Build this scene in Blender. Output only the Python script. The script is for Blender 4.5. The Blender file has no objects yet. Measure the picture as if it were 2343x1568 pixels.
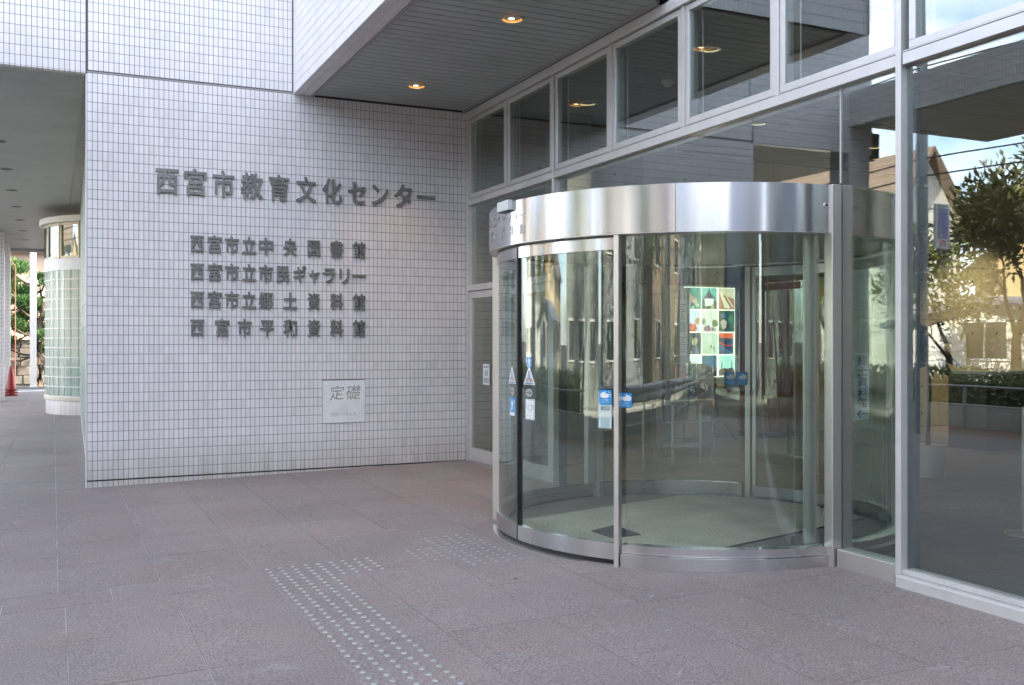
import bpy, math, random
from mathutils import Vector, Matrix
random.seed(7)
R = math.radians
sc = bpy.context.scene
col = sc.collection

# ------------------------------------------------------------------ camera, sky, sun, exposure
CAMH = 1.44
FPX, CX, CY = 2253.0, 1171.0, 780.0          # calibration on a 2342 px wide view
YAW = 25.0
cam_data = bpy.data.cameras.new('camera')
cam = bpy.data.objects.new('camera', cam_data)
col.objects.link(cam)
cam.location = (0, 0, CAMH)
cam.rotation_euler = (R(90), 0, R(-YAW))
cam_data.sensor_width = 36
cam_data.lens = 36 * FPX / 2342
cam_data.shift_y = -4 / 2342
cam_data.clip_start = 0.05
cam_data.clip_end = 3000
sc.camera = cam

SUN_EL = 30.0
SUN_DIR = Vector((0.93, -0.37, 0)).normalized()          # horizontal direction towards the sun
world = bpy.data.worlds.new('World')
sc.world = world
world.use_nodes = True
wn, wl = world.node_tree.nodes, world.node_tree.links
wn.clear()
wo = wn.new('ShaderNodeOutputWorld')
bg = wn.new('ShaderNodeBackground')
bg.inputs['Strength'].default_value = 0.15
sky = wn.new('ShaderNodeTexSky')
sky.sky_type = 'NISHITA'
sky.sun_disc = False
sky.sun_elevation = R(SUN_EL)
sky.sun_rotation = math.atan2(SUN_DIR.x, SUN_DIR.y)
sky.dust_density = 1.6
sky.air_density = 0.8
tc = wn.new('ShaderNodeTexCoord')
mp = wn.new('ShaderNodeMapping')
mp.inputs['Scale'].default_value = (1.3, 1.3, 3.6)
mp.inputs['Location'].default_value = (0.7, 0.25, 0.1)
nz = wn.new('ShaderNodeTexNoise')
nz.inputs['Scale'].default_value = 2.6
nz.inputs['Detail'].default_value = 7
nz.inputs['Roughness'].default_value = 0.55
rp = wn.new('ShaderNodeValToRGB')
rp.color_ramp.elements[0].position = 0.42
rp.color_ramp.elements[1].position = 0.66
mul = wn.new('ShaderNodeMath'); mul.operation = 'MULTIPLY'; mul.inputs[1].default_value = 0.78
mix = wn.new('ShaderNodeMixRGB')
mix.inputs[2].default_value = (9.4, 9.3, 9.3, 1)           # sunlit cloud
wl.new(tc.outputs['Generated'], mp.inputs[0]); wl.new(mp.outputs[0], nz.inputs[0])
wl.new(nz.outputs['Fac'], rp.inputs[0]); wl.new(rp.outputs[0], mul.inputs[0])
wl.new(mul.outputs[0], mix.inputs[0]); wl.new(sky.outputs[0], mix.inputs[1])
wl.new(mix.outputs[0], bg.inputs[0]); wl.new(bg.outputs[0], wo.inputs[0])

sun_data = bpy.data.lights.new('sun', 'SUN')
sun_data.energy = 4.0
sun_data.angle = R(0.5)
sun_data.color = (1.0, 0.86, 0.68)
sun = bpy.data.objects.new('sun', sun_data)
col.objects.link(sun)
sd = Vector((SUN_DIR.x * math.cos(R(SUN_EL)), SUN_DIR.y * math.cos(R(SUN_EL)), math.sin(R(SUN_EL))))
sun.rotation_euler = sd.to_track_quat('Z', 'Y').to_euler()
sun.location = (20, -5, 30)

sc.view_settings.view_transform = 'Standard'
sc.view_settings.look = 'None'
sc.view_settings.gamma = 1
sc.view_settings.use_curve_mapping = False
sc.view_settings.exposure = 2.52
sc.cycles.use_denoising = True
sc.cycles.max_bounces = 10
sc.cycles.diffuse_bounces = 4
sc.cycles.glossy_bounces = 6
sc.cycles.transparent_max_bounces = 32
sc.cycles.sample_clamp_indirect = 6
sc.cycles.caustics_reflective = False
sc.cycles.caustics_refractive = False

# ------------------------------------------------------------------ pixel helpers (calibration only)
sy, cy_ = math.sin(R(YAW)), math.cos(R(YAW))
def ray(u, v=CY):
    a = (u - CX) / FPX
    return Vector((sy + cy_ * a, cy_ - sy * a, (CY - v) / FPX))
def on_y(u, v, y):
    d = ray(u, v); t = y / d.y
    return Vector((d.x * t, y, CAMH + d.z * t))
def on_x(u, v, x):
    d = ray(u, v); t = x / d.x
    return Vector((x, d.y * t, CAMH + d.z * t))
XF = 4.57            # plane of the glass facade
YW = 11.03           # plane of the sign wall
XL = 0.32            # left corner of the sign wall
SL = 0.018
def fz(x):           # the forecourt falls gently away from the glass
    return -SL * (XF - x) if -5 < x < XF else (0.0 if x >= XF else -SL * (XF + 5))

# ------------------------------------------------------------------ materials
MATS = {}
def new_mat(name):
    m = bpy.data.materials.new(name); m.use_nodes = True
    m.node_tree.nodes.clear()
    o = m.node_tree.nodes.new('ShaderNodeOutputMaterial')
    return m, m.node_tree.nodes, m.node_tree.links, o
def principled(name, color, rough=0.5, metal=0.0, spec=0.5, noise=None, bump=None, island=0.0, coords='Object', rough_noise=0.0, emis=None):
    """noise=(scale, amount[, stretch xyz]); bump=(scale, strength, distance)"""
    if name in MATS: return MATS[name]
    m, n, l, o = new_mat(name)
    p = n.new('ShaderNodeBsdfPrincipled')
    p.inputs['Base Color'].default_value = (*color, 1)
    p.inputs['Roughness'].default_value = rough
    p.inputs['Metallic'].default_value = metal
    p.inputs['Specular IOR Level'].default_value = spec
    l.new(p.outputs[0], o.inputs[0])
    tcn = n.new('ShaderNodeNewGeometry') if coords == 'World' else n.new('ShaderNodeTexCoord')
    vec = tcn.outputs['Position'] if coords == 'World' else tcn.outputs['Object']
    cur = None
    if noise or island:
        hsv = n.new('ShaderNodeHueSaturation')
        hsv.inputs['Color'].default_value = (*color, 1)
        val = None
        if noise:
            mpn = n.new('ShaderNodeMapping')
            if len(noise) > 2: mpn.inputs['Scale'].default_value = noise[2]
            nt = n.new('ShaderNodeTexNoise'); nt.inputs['Scale'].default_value = noise[0]; nt.inputs['Detail'].default_value = 6
            l.new(vec, mpn.inputs[0]); l.new(mpn.outputs[0], nt.inputs[0])
            mr = n.new('ShaderNodeMapRange')
            mr.inputs['From Min'].default_value = 0.3; mr.inputs['From Max'].default_value = 0.7
            mr.inputs['To Min'].default_value = 1 - noise[1]; mr.inputs['To Max'].default_value = 1 + noise[1]
            l.new(nt.outputs['Fac'], mr.inputs[0]); val = mr.outputs[0]
            if rough_noise:
                mr2 = n.new('ShaderNodeMapRange')
                mr2.inputs['To Min'].default_value = rough - rough_noise; mr2.inputs['To Max'].default_value = rough + rough_noise
                l.new(nt.outputs['Fac'], mr2.inputs[0]); l.new(mr2.outputs[0], p.inputs['Roughness'])
        if island:
            g = n.new('ShaderNodeNewGeometry'); mi = n.new('ShaderNodeMapRange')
            mi.inputs['To Min'].default_value = 1 - island; mi.inputs['To Max'].default_value = 1 + island
            l.new(g.outputs['Random Per Island'], mi.inputs[0])
            if val is not None:
                mm = n.new('ShaderNodeMath'); mm.operation = 'MULTIPLY'
                l.new(val, mm.inputs[0]); l.new(mi.outputs[0], mm.inputs[1]); val = mm.outputs[0]
            else: val = mi.outputs[0]
        l.new(val, hsv.inputs['Value']); l.new(hsv.outputs[0], p.inputs['Base Color'])
    if bump:
        nb = n.new('ShaderNodeTexNoise'); nb.inputs['Scale'].default_value = bump[0]; nb.inputs['Detail'].default_value = 5
        mpb = n.new('ShaderNodeMapping')
        if len(bump) > 3: mpb.inputs['Scale'].default_value = bump[3]
        l.new(vec, mpb.inputs[0]); l.new(mpb.outputs[0], nb.inputs[0])
        b = n.new('ShaderNodeBump'); b.inputs['Strength'].default_value = bump[1]; b.inputs['Distance'].default_value = bump[2]
        l.new(nb.outputs['Fac'], b.inputs['Height']); l.new(b.outputs[0], p.inputs['Normal'])
    if emis:
        p.inputs['Emission Color'].default_value = (*emis[0], 1); p.inputs['Emission Strength'].default_value = emis[1]
    MATS[name] = m
    return m

def tile_mat(name, colr):
    """glazed ceramic: every tile a slightly different tone, object random for single tiles, faint run-off grime"""
    m, n, l, o = new_mat(name)
    p = n.new('ShaderNodeBsdfPrincipled'); p.inputs['Roughness'].default_value = 0.22; p.inputs['Specular IOR Level'].default_value = 0.45
    g = n.new('ShaderNodeNewGeometry'); oi = n.new('ShaderNodeObjectInfo')
    add = n.new('ShaderNodeMath'); add.operation = 'ADD'
    fr = n.new('ShaderNodeMath'); fr.operation = 'FRACT'
    l.new(g.outputs['Random Per Island'], add.inputs[0]); l.new(oi.outputs['Random'], add.inputs[1]); l.new(add.outputs[0], fr.inputs[0])
    ramp = n.new('ShaderNodeValToRGB')
    e = ramp.color_ramp.elements
    c = Vector(colr)
    e[0].color = (*(c * 0.94), 1); e[1].color = (*(c * 1.045), 1)
    x = e.new(0.35); x.color = (c.x * 1.00, c.y * 1.015, c.z * 1.0, 1)
    x = e.new(0.7); x.color = (c.x * 1.01, c.y * 0.985, c.z * 1.01, 1)
    l.new(fr.outputs[0], ramp.inputs[0])
    nt = n.new('ShaderNodeTexNoise'); nt.inputs['Scale'].default_value = 1.1; nt.inputs['Detail'].default_value = 6
    mpn = n.new('ShaderNodeMapping'); mpn.inputs['Scale'].default_value = (1.6, 1.6, 0.5)
    l.new(g.outputs['Position'], mpn.inputs[0]); l.new(mpn.outputs[0], nt.inputs[0])
    mr = n.new('ShaderNodeMapRange'); mr.inputs['From Min'].default_value = 0.3; mr.inputs['From Max'].default_value = 0.75
    mr.inputs['To Min'].default_value = 1.04; mr.inputs['To Max'].default_value = 0.93
    l.new(nt.outputs['Fac'], mr.inputs[0])
    vm = n.new('ShaderNodeVectorMath'); vm.operation = 'SCALE'
    l.new(ramp.outputs[0], vm.inputs[0]); l.new(mr.outputs[0], vm.inputs['Scale'])
    sx_ = n.new('ShaderNodeSeparateXYZ'); l.new(g.outputs['Position'], sx_.inputs[0])
    ng = n.new('ShaderNodeTexNoise'); ng.inputs['Scale'].default_value = 5; ng.inputs['Detail'].default_value = 6
    mpg = n.new('ShaderNodeMapping'); mpg.inputs['Scale'].default_value = (2.2, 2.2, .25)
    l.new(g.outputs['Position'], mpg.inputs[0]); l.new(mpg.outputs[0], ng.inputs[0])
    hz = n.new('ShaderNodeMapRange'); hz.inputs['From Min'].default_value = -.05; hz.inputs['From Max'].default_value = .42
    hz.inputs['To Min'].default_value = 1; hz.inputs['To Max'].default_value = 0
    l.new(sx_.outputs['Z'], hz.inputs[0])
    pwz = n.new('ShaderNodeMath'); pwz.operation = 'MULTIPLY'; l.new(hz.outputs[0], pwz.inputs[0]); l.new(ng.outputs['Fac'], pwz.inputs[1])
    mg = n.new('ShaderNodeMixRGB'); mg.inputs[2].default_value = (.36, .33, .27, 1)
    l.new(pwz.outputs[0], mg.inputs[0]); l.new(vm.outputs[0], mg.inputs[1])
    l.new(mg.outputs[0], p.inputs['Base Color'])
    nb = n.new('ShaderNodeTexNoise'); nb.inputs['Scale'].default_value = 14
    b = n.new('ShaderNodeBump'); b.inputs['Strength'].default_value = 0.12; b.inputs['Distance'].default_value = 0.004
    l.new(g.outputs['Position'], nb.inputs[0]); l.new(nb.outputs['Fac'], b.inputs['Height']); l.new(b.outputs[0], p.inputs['Normal'])
    l.new(p.outputs[0], o.inputs[0]); MATS[name] = m
    return m

def granite_mat(name, base, wet=0.0):
    m, n, l, o = new_mat(name)
    p = n.new('ShaderNodeBsdfPrincipled'); p.inputs['Roughness'].default_value = 0.62; p.inputs['Specular IOR Level'].default_value = 0.35
    g = n.new('ShaderNodeNewGeometry'); oi = n.new('ShaderNodeObjectInfo')
    c = Vector(base)
    # speckle
    n1 = n.new('ShaderNodeTexNoise'); n1.inputs['Scale'].default_value = 95; n1.inputs['Detail'].default_value = 5; n1.inputs['Roughness'].default_value = 0.75
    r1 = n.new('ShaderNodeValToRGB'); e = r1.color_ramp.elements
    e[0].position = 0.33; e[0].color = (*(c * 0.50), 1); e[1].position = 0.68; e[1].color = (min(1, c.x * 1.75), min(1, c.y * 1.72), min(1, c.z * 1.68), 1)
    x = e.new(0.5); x.color = (*c, 1)
    l.new(g.outputs['Position'], n1.inputs[0]); l.new(n1.outputs['Fac'], r1.inputs[0])
    # rusty feldspar clouds
    n2 = n.new('ShaderNodeTexNoise'); n2.inputs['Scale'].default_value = 1.7; n2.inputs['Detail'].default_value = 8; n2.inputs['Roughness'].default_value = 0.62
    r2 = n.new('ShaderNodeValToRGB'); r2.color_ramp.elements[0].position = 0.50; r2.color_ramp.elements[1].position = 0.78
    l.new(g.outputs['Position'], n2.inputs[0]); l.new(n2.outputs['Fac'], r2.inputs[0])
    mx = n.new('ShaderNodeMixRGB'); mx.blend_type = 'MULTIPLY'; mx.inputs[2].default_value = (1.10, 0.95, 0.86, 1)
    l.new(r2.outputs[0], mx.inputs[0]); l.new(r1.outputs[0], mx.inputs[1])
    # wear and dust
    n3 = n.new('ShaderNodeTexNoise'); n3.inputs['Scale'].default_value = 0.55; n3.inputs['Detail'].default_value = 9; n3.inputs['Roughness'].default_value = 0.65
    mr = n.new('ShaderNodeMapRange'); mr.inputs['From Min'].default_value = 0.3; mr.inputs['From Max'].default_value = 0.7
    mr.inputs['To Min'].default_value = 0.84; mr.inputs['To Max'].default_value = 1.14
    l.new(g.outputs['Position'], n3.inputs[0]); l.new(n3.outputs['Fac'], mr.inputs[0])
    add = n.new('ShaderNodeMath'); add.operation = 'ADD'; fr = n.new('ShaderNodeMath'); fr.operation = 'FRACT'
    l.new(g.outputs['Random Per Island'], add.inputs[0]); l.new(oi.outputs['Random'], add.inputs[1]); l.new(add.outputs[0], fr.inputs[0])
    ms = n.new('ShaderNodeMapRange'); ms.inputs['To Min'].default_value = 0.955; ms.inputs['To Max'].default_value = 1.045
    l.new(fr.outputs[0], ms.inputs[0])
    mm = n.new('ShaderNodeMath'); mm.operation = 'MULTIPLY'; l.new(mr.outputs[0], mm.inputs[0]); l.new(ms.outputs[0], mm.inputs[1])
    vm = n.new('ShaderNodeVectorMath'); vm.operation = 'SCALE'
    l.new(mx.outputs[0], vm.inputs[0]); l.new(mm.outputs[0], vm.inputs['Scale']); l.new(vm.outputs[0], p.inputs['Base Color'])
    base_link = vm.outputs[0]
    for sc2, th, cc in ((4.2, .70, (.46, .45, .45, 1)), (2.3, .73, (.13, .12, .12, 1))):
        ns = n.new('ShaderNodeTexNoise'); ns.inputs['Scale'].default_value = sc2; ns.inputs['Detail'].default_value = 9; ns.inputs['Roughness'].default_value = .7; ns.inputs['Distortion'].default_value = 1.2
        mps = n.new('ShaderNodeMapping'); mps.inputs['Location'].default_value = (sc2*3, 7, 1); mps.inputs['Scale'].default_value = (1, 2.2, 1)
        rs_ = n.new('ShaderNodeValToRGB'); rs_.color_ramp.elements[0].position = th - .10; rs_.color_ramp.elements[1].position = th
        rs_.color_ramp.elements[1].color = (.45, .45, .45, 1)
        l.new(g.outputs['Position'], mps.inputs[0]); l.new(mps.outputs[0], ns.inputs[0]); l.new(ns.outputs['Fac'], rs_.inputs[0])
        mxs = n.new('ShaderNodeMixRGB'); mxs.inputs[2].default_value = cc
        l.new(rs_.outputs[0], mxs.inputs[0]); l.new(base_link, mxs.inputs[1]); base_link = mxs.outputs[0]
    l.new(base_link, p.inputs['Base Color'])
    b = n.new('ShaderNodeBump'); b.inputs['Strength'].default_value = 0.35; b.inputs['Distance'].default_value = 0.003
    l.new(n1.outputs['Fac'], b.inputs['Height']); l.new(b.outputs[0], p.inputs['Normal'])
    l.new(p.outputs[0], o.inputs[0]); MATS[name] = m
    return m

def glass_mat(name, tint, base=0.10, k=1.0, ior=1.5, wav=0.0):
    """thin architectural glass: each face transmits and mirrors by Fresnel plus a coating share"""
    m, n, l, o = new_mat(name)
    t = n.new('ShaderNodeBsdfTransparent'); t.inputs[0].default_value = (*tint, 1)
    gl = n.new('ShaderNodeBsdfGlossy'); gl.inputs['Roughness'].default_value = 0.0; gl.inputs[0].default_value = (0.93, 0.97, 0.96, 1)
    f = n.new('ShaderNodeFresnel'); f.inputs['IOR'].default_value = ior
    g = n.new('ShaderNodeNewGeometry')
    # the same Fresnel share from both sides of the sheet
    dt = n.new('ShaderNodeVectorMath'); dt.operation = 'DOT_PRODUCT'
    l.new(g.outputs['Incoming'], dt.inputs[0]); l.new(g.outputs['Normal'], dt.inputs[1])
    ab = n.new('ShaderNodeMath'); ab.operation = 'ABSOLUTE'; l.new(dt.outputs['Value'], ab.inputs[0])
    om = n.new('ShaderNodeMath'); om.operation = 'SUBTRACT'; om.inputs[0].default_value = 1; l.new(ab.outputs[0], om.inputs[1])
    pw = n.new('ShaderNodeMath'); pw.operation = 'POWER'; pw.inputs[1].default_value = 4.2; l.new(om.outputs[0], pw.inputs[0])
    ma = n.new('ShaderNodeMath'); ma.operation = 'MULTIPLY_ADD'; ma.inputs[1].default_value = k * (1 - base); ma.inputs[2].default_value = base
    ma.use_clamp = True
    l.new(pw.outputs[0], ma.inputs[0])
    mx = n.new('ShaderNodeMixShader'); l.new(ma.outputs[0], mx.inputs[0]); l.new(t.outputs[0], mx.inputs[1]); l.new(gl.outputs[0], mx.inputs[2])
    n.remove(f)
    if wav:
        nb = n.new('ShaderNodeTexNoise'); nb.inputs['Scale'].default_value = 2.2; nb.inputs['Detail'].default_value = 1
        b = n.new('ShaderNodeBump'); b.inputs['Strength'].default_value = wav; b.inputs['Distance'].default_value = 0.01
        l.new(g.outputs['Position'], nb.inputs[0]); l.new(nb.outputs['Fac'], b.inputs['Height']); l.new(b.outputs[0], gl.inputs['Normal'])
    l.new(mx.outputs[0], o.inputs[0]); MATS[name] = m
    return m

def brushed_mat(name, colr, rough=0.2, aniso=0.8, rot=0.0):
    m, n, l, o = new_mat(name)
    p = n.new('ShaderNodeBsdfPrincipled'); p.inputs['Metallic'].default_value = 1
    p.inputs['Base Color'].default_value = (*colr, 1); p.inputs['Roughness'].default_value = rough
    p.inputs['Anisotropic'].default_value = aniso; p.inputs['Anisotropic Rotation'].default_value = rot
    tg = n.new('ShaderNodeTangent'); tg.direction_type = 'UV_MAP'; tg.uv_map = 'UVMap'
    l.new(tg.outputs[0], p.inputs['Tangent'])
    uv = n.new('ShaderNodeUVMap'); uv.uv_map = 'UVMap'
    mpn = n.new('ShaderNodeMapping'); mpn.inputs['Scale'].default_value = (1.5, 260, 1)
    nt = n.new('ShaderNodeTexNoise'); nt.inputs['Scale'].default_value = 3; nt.inputs['Detail'].default_value = 3
    mr = n.new('ShaderNodeMapRange'); mr.inputs['To Min'].default_value = rough * 0.92; mr.inputs['To Max'].default_value = rough * 1.1
    l.new(uv.outputs[0], mpn.inputs[0]); l.new(mpn.outputs[0], nt.inputs[0]); l.new(nt.outputs['Fac'], mr.inputs[0]); l.new(mr.outputs[0], p.inputs['Roughness'])
    l.new(p.outputs[0], o.inputs[0]); MATS[name] = m
    return m

def emit_mat(name, colr, s):
    m, n, l, o = new_mat(name)
    e = n.new('ShaderNodeEmission'); e.inputs[0].default_value = (*colr, 1); e.inputs[1].default_value = s
    l.new(e.outputs[0], o.inputs[0]); MATS[name] = m
    return m

M_TILE = tile_mat('white_glazed_tile', (0.78, 0.765, 0.775))
M_GROUT = principled('grout', (0.17, 0.165, 0.17), 0.9)
M_GRANITE = granite_mat('grey_granite', (0.236, 0.203, 0.198))
M_JOINT = principled('floor_joint', (0.48, 0.47, 0.47), 0.9, noise=(3, 0.5), coords='World')
M_SLAT = principled('soffit_slat_paint', (0.41, 0.445, 0.425), 0.45, noise=(2.0, 0.08), coords='World')
M_SLATGAP = principled('soffit_gap', (0.03, 0.03, 0.03), 0.9)
M_GLASS = glass_mat('facade_glass', (0.88, 0.93, 0.915), 0.135, 0.9, wav=0.02)
M_CGLASS = glass_mat('curved_glass', (0.885, 0.94, 0.915), 0.09, 0.9, wav=0.10)
M_SASH = principled('silver_anodised_aluminium', (0.62, 0.61, 0.595), 0.38, 0.35, noise=(5, 0.05), coords='World', rough_noise=0.06)
M_STEEL = brushed_mat('brushed_stainless', (0.62, 0.62, 0.625), 0.19, 0.9, 0.25)
M_STEELF = principled('satin_stainless', (0.70, 0.68, 0.65), 0.32, 0.85, noise=(4, 0.06, (1, 1, 0.2)), coords='World', rough_noise=0.05)
M_BLACK = principled('black_rubber', (0.012, 0.012, 0.013), 0.5)
M_LETTER = principled('oxidised_metal_letter', (0.185, 0.190, 0.178), 0.4, 0.3, noise=(6, 0.18), coords='World')
M_STUD = principled('steel_stud', (0.43, 0.45, 0.44), 0.4, 0.6)
M_WHITE = principled('white_paint', (0.75, 0.75, 0.74), 0.4, noise=(4, 0.04), coords='World')
M_STONE = principled('pale_marble', (0.80, 0.83, 0.83), 0.25, noise=(7, 0.05), coords='World')
M_ENGR = principled('engraved_gilt', (0.36, 0.35, 0.31), 0.6)
M_TRIM = principled('grey_trim', (0.30, 0.30, 0.30), 0.45, 0.3)

# ------------------------------------------------------------------ mesh helpers
class MB:
    def __init__(s): s.v = []; s.f = []; s.uv = []; s.sm = []
    def add(s, vs, fs, uvs=None, smooth=False):
        b = len(s.v); s.v += [tuple(p) for p in vs]
        for i, f in enumerate(fs):
            s.f.append(tuple(b + k for k in f)); s.sm.append(smooth)
            s.uv.append([uvs[k] for k in f] if uvs else None)
        return s
    def box(s, x0, x1, y0, y1, z0, z1, skip=''):
        vs = [(x0,y0,z0),(x1,y0,z0),(x1,y1,z0),(x0,y1,z0),(x0,y0,z1),(x1,y0,z1),(x1,y1,z1),(x0,y1,z1)]
        fs = {'b':(0,3,2,1),'t':(4,5,6,7),'f':(0,1,5,4),'k':(2,3,7,6),'l':(3,0,4,7),'r':(1,2,6,5)}
        return s.add(vs, [f for k, f in fs.items() if k not in skip])
    def hexa(s, p):          # eight corners: bottom four ccw, top four ccw
        return s.add(p, [(0,3,2,1),(4,5,6,7),(0,1,5,4),(1,2,6,5),(2,3,7,6),(3,0,4,7)])
    def arc(s, C, r0, r1, a0, a1, z0, z1, n=None, caps=True, top=True, bottom=True, inner=True, outer=True):
        """ring sector; angle 0 points to -X, positive turns towards -Y"""
        n = n or max(2, int(abs(a1 - a0) / 1.1))
        A = [R(a0 + (a1 - a0) * i / n) for i in range(n + 1)]
        P = lambda r, a, z: (C[0] - r * math.cos(a), C[1] - r * math.sin(a), z)
        def strip(ra, za, rb, zb, flip):
            vs, uvs = [], []
            for a in A:
                vs += [P(ra, a, za), P(rb, a, zb)]; uvs += [(a * r1, za + ra), (a * r1, zb + rb + (0 if ra == rb else 0.001))]
            fs = [(2*i, 2*i+2, 2*i+3, 2*i+1) if flip else (2*i, 2*i+1, 2*i+3, 2*i+2) for i in range(n)]
            s.add(vs, fs, uvs, True)
        if outer: strip(r1, z0, r1, z1, True)
        if inner and r0 > 0: strip(r0, z0, r0, z1, False)
        if top: strip(r0, z1, r1, z1, False)
        if bottom: strip(r0, z0, r1, z0, True)
        if caps and abs(a1 - a0) < 359.9:
            for a, fl in ((A[0], 0), (A[-1], 1)):
                vs = [P(r0, a, z0), P(r1, a, z0), P(r1, a, z1), P(r0, a, z1)]
                s.add(vs, [(0,1,2,3) if fl else (0,3,2,1)], [(0,0),(.1,0),(.1,1),(0,1)])
        return s
    def cyl(s, c, r, z0, z1, n=16, r2=None, cap=True):
        r2 = r if r2 is None else r2
        vs = []; uvs = []
        for i in range(n):
            a = 2 * math.pi * i / n
            vs += [(c[0] + r * math.cos(a), c[1] + r * math.sin(a), z0), (c[0] + r2 * math.cos(a), c[1] + r2 * math.sin(a), z1)]
            uvs += [(a, z0), (a, z1)]
        s.add(vs, [(2*i, 2*((i+1) % n), 2*((i+1) % n)+1, 2*i+1) for i in range(n)], uvs, True)
        if cap:
            s.add([vs[2*i+1] for i in range(n)], [tuple(range(n))]); s.add([vs[2*i] for i in range(n)], [tuple(reversed(range(n)))])
        return s
    def tube(s, pts, r, n=8):
        pts = [Vector(p) for p in pts]; rr = r if isinstance(r, (list, tuple)) else [r] * len(pts)
        rings = []
        up = Vector((0, 0, 1))
        for i, p in enumerate(pts):
            d = (pts[min(i+1, len(pts)-1)] - pts[max(i-1, 0)]).normalized()
            x = d.cross(up)
            if x.length < 1e-3: x = Vector((1, 0, 0))
            x.normalize(); y = x.cross(d).normalized()
            rings.append([p + (x * math.cos(2*math.pi*k/n) + y * math.sin(2*math.pi*k/n)) * rr[i] for k in range(n)])
        vs = [q for g in rings for q in g]; fs = []
        for i in range(len(pts) - 1):
            for k in range(n):
                fs.append((i*n+k, i*n+(k+1) % n, (i+1)*n+(k+1) % n, (i+1)*n+k))
        s.add(vs, fs, None, True)
        s.add(rings[0], [tuple(range(n))]); s.add(rings[-1], [tuple(reversed(range(n)))])
        return s
    def mesh(s, name, mat):
        me = bpy.data.meshes.new(name)
        me.from_pydata(s.v, [], s.f); me.materials.append(mat)
        if any(s.uv):
            ul = me.uv_layers.new(name='UVMap'); k = 0
            for i, f in enumerate(s.f):
                for j in range(len(f)):
                    ul.data[k].uv = s.uv[i][j] if s.uv[i] else (0, 0); k += 1
        me.polygons.foreach_set('use_smooth', s.sm)
        me.update()
        return me
    def build(s, name, mat, parent=None, loc=None, bevel=0, **props):
        return link(name, s.mesh(name, mat), parent, loc, bevel, **props)
def link(name, me, parent=None, loc=None, bevel=0, rot=None, **props):
    o = bpy.data.objects.new(name, me); col.objects.link(o)
    if parent is not None: o.parent = parent
    if loc is not None: o.location = loc
    if rot is not None: o.rotation_euler = rot
    if bevel:
        b = o.modifiers.new('bevel', 'BEVEL'); b.width = bevel; b.segments = 2; b.limit_method = 'ANGLE'; b.harden_normals = False
    for k, v in props.items(): o[k] = v
    return o
def thing(name, label, cat, loc=(0, 0, 0), group=None):
    o = bpy.data.objects.new(name, None); col.objects.link(o); o.location = loc; o.empty_display_size = 0.1
    o['label'] = label; o['category'] = cat
    if group: o['group'] = group
    return o
def rel(parent, mb):          # shift a world-space MB into the parent's frame
    L = parent.location
    mb.v = [(x - L.x, y - L.y, z - L.z) for x, y, z in mb.v]
    return mb
def part(parent, name, mb, mat, bevel=0, **props):
    """mb is in world space; parent may be a thing or a part of a thing"""
    top = parent
    off = Vector((0, 0, 0))
    while top is not None: off += top.location; top = top.parent
    c = Vector((sum(v[0] for v in mb.v), sum(v[1] for v in mb.v), sum(v[2] for v in mb.v))) / len(mb.v)
    mb.v = [(x - c.x, y - c.y, z - c.z) for x, y, z in mb.v]
    return mb.build(name, mat, parent, c - off, bevel, **props)

GL = {}
def glyph(ch, extrude=0.0, bold=0.0):
    """one character as a mesh in em units, lower left at the origin"""
    k = (ch, extrude, bold)
    if k in GL: return GL[k]
    cu = bpy.data.curves.new('t', 'FONT'); cu.body = ch; cu.size = 1; cu.extrude = extrude; cu.offset = bold; cu.resolution_u = 3
    ob = bpy.data.objects.new('t', cu); col.objects.link(ob)
    dg = bpy.context.evaluated_depsgraph_get(); dg.update()
    me = ob.evaluated_get(dg).to_mesh()
    vs = [tuple(v.co) for v in me.vertices]; fs = [tuple(p.vertices) for p in me.polygons]
    ob.evaluated_get(dg).to_mesh_clear()
    bpy.data.objects.remove(ob); bpy.data.curves.remove(cu)
    GL[k] = (vs, fs)
    return GL[k]
def text_mb(txt, size, mapper, extrude=0.0, bold=0.0, pitch=1.0, wx=1.0, vertical=False):
    mb = MB()
    for i, ch in enumerate(txt):
        if ch == ' ': continue
        vs, fs = glyph(ch, extrude, bold)
        ox, oy = (0, -i * pitch) if vertical else (i * pitch, 0)
        mb.add([mapper((x * wx + ox) * size, (y + oy) * size, z * size) for x, y, z in vs], fs)
    return mb

TG = 0.0055                      # joint width between tiles
def tile_boxes(mb, O, U, V, N, nu, nv, pu=0.05, pv=0.10, skip=None, depth=0.007, v0clip=None):
    O, U, V, N = Vector(O), Vector(U), Vector(V), Vector(N)
    h = TG / 2
    for j in range(nv):
        for i in range(nu):
            if skip and skip(i, j): continue
            a0, a1, b0, b1 = i*pu + h, (i+1)*pu - h, j*pv + h, (j+1)*pv - h
            q = [O + U*a + V*b for a, b in ((a0,b0),(a1,b0),(a1,b1),(a0,b1))]
            t = [p + N*depth for p in q]
            mb.add(q + t, [(4,5,6,7),(0,1,5,4),(1,2,6,5),(2,3,7,6),(3,0,4,7)])
    return mb
def flipcheck(mb):
    return mb

# ================================================================== GROUND
ground = MB().add([(-600,-600,-0.30),(900,-600,-0.30),(900,900,-0.30),(-600,900,-0.30)], [(0,1,2,3)])
ground.build('ground', principled('asphalt', (0.055, 0.055, 0.057), 0.85, noise=(0.6, 0.25), bump=(60, 0.3, 0.01), coords='World'), kind='structure')

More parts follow.
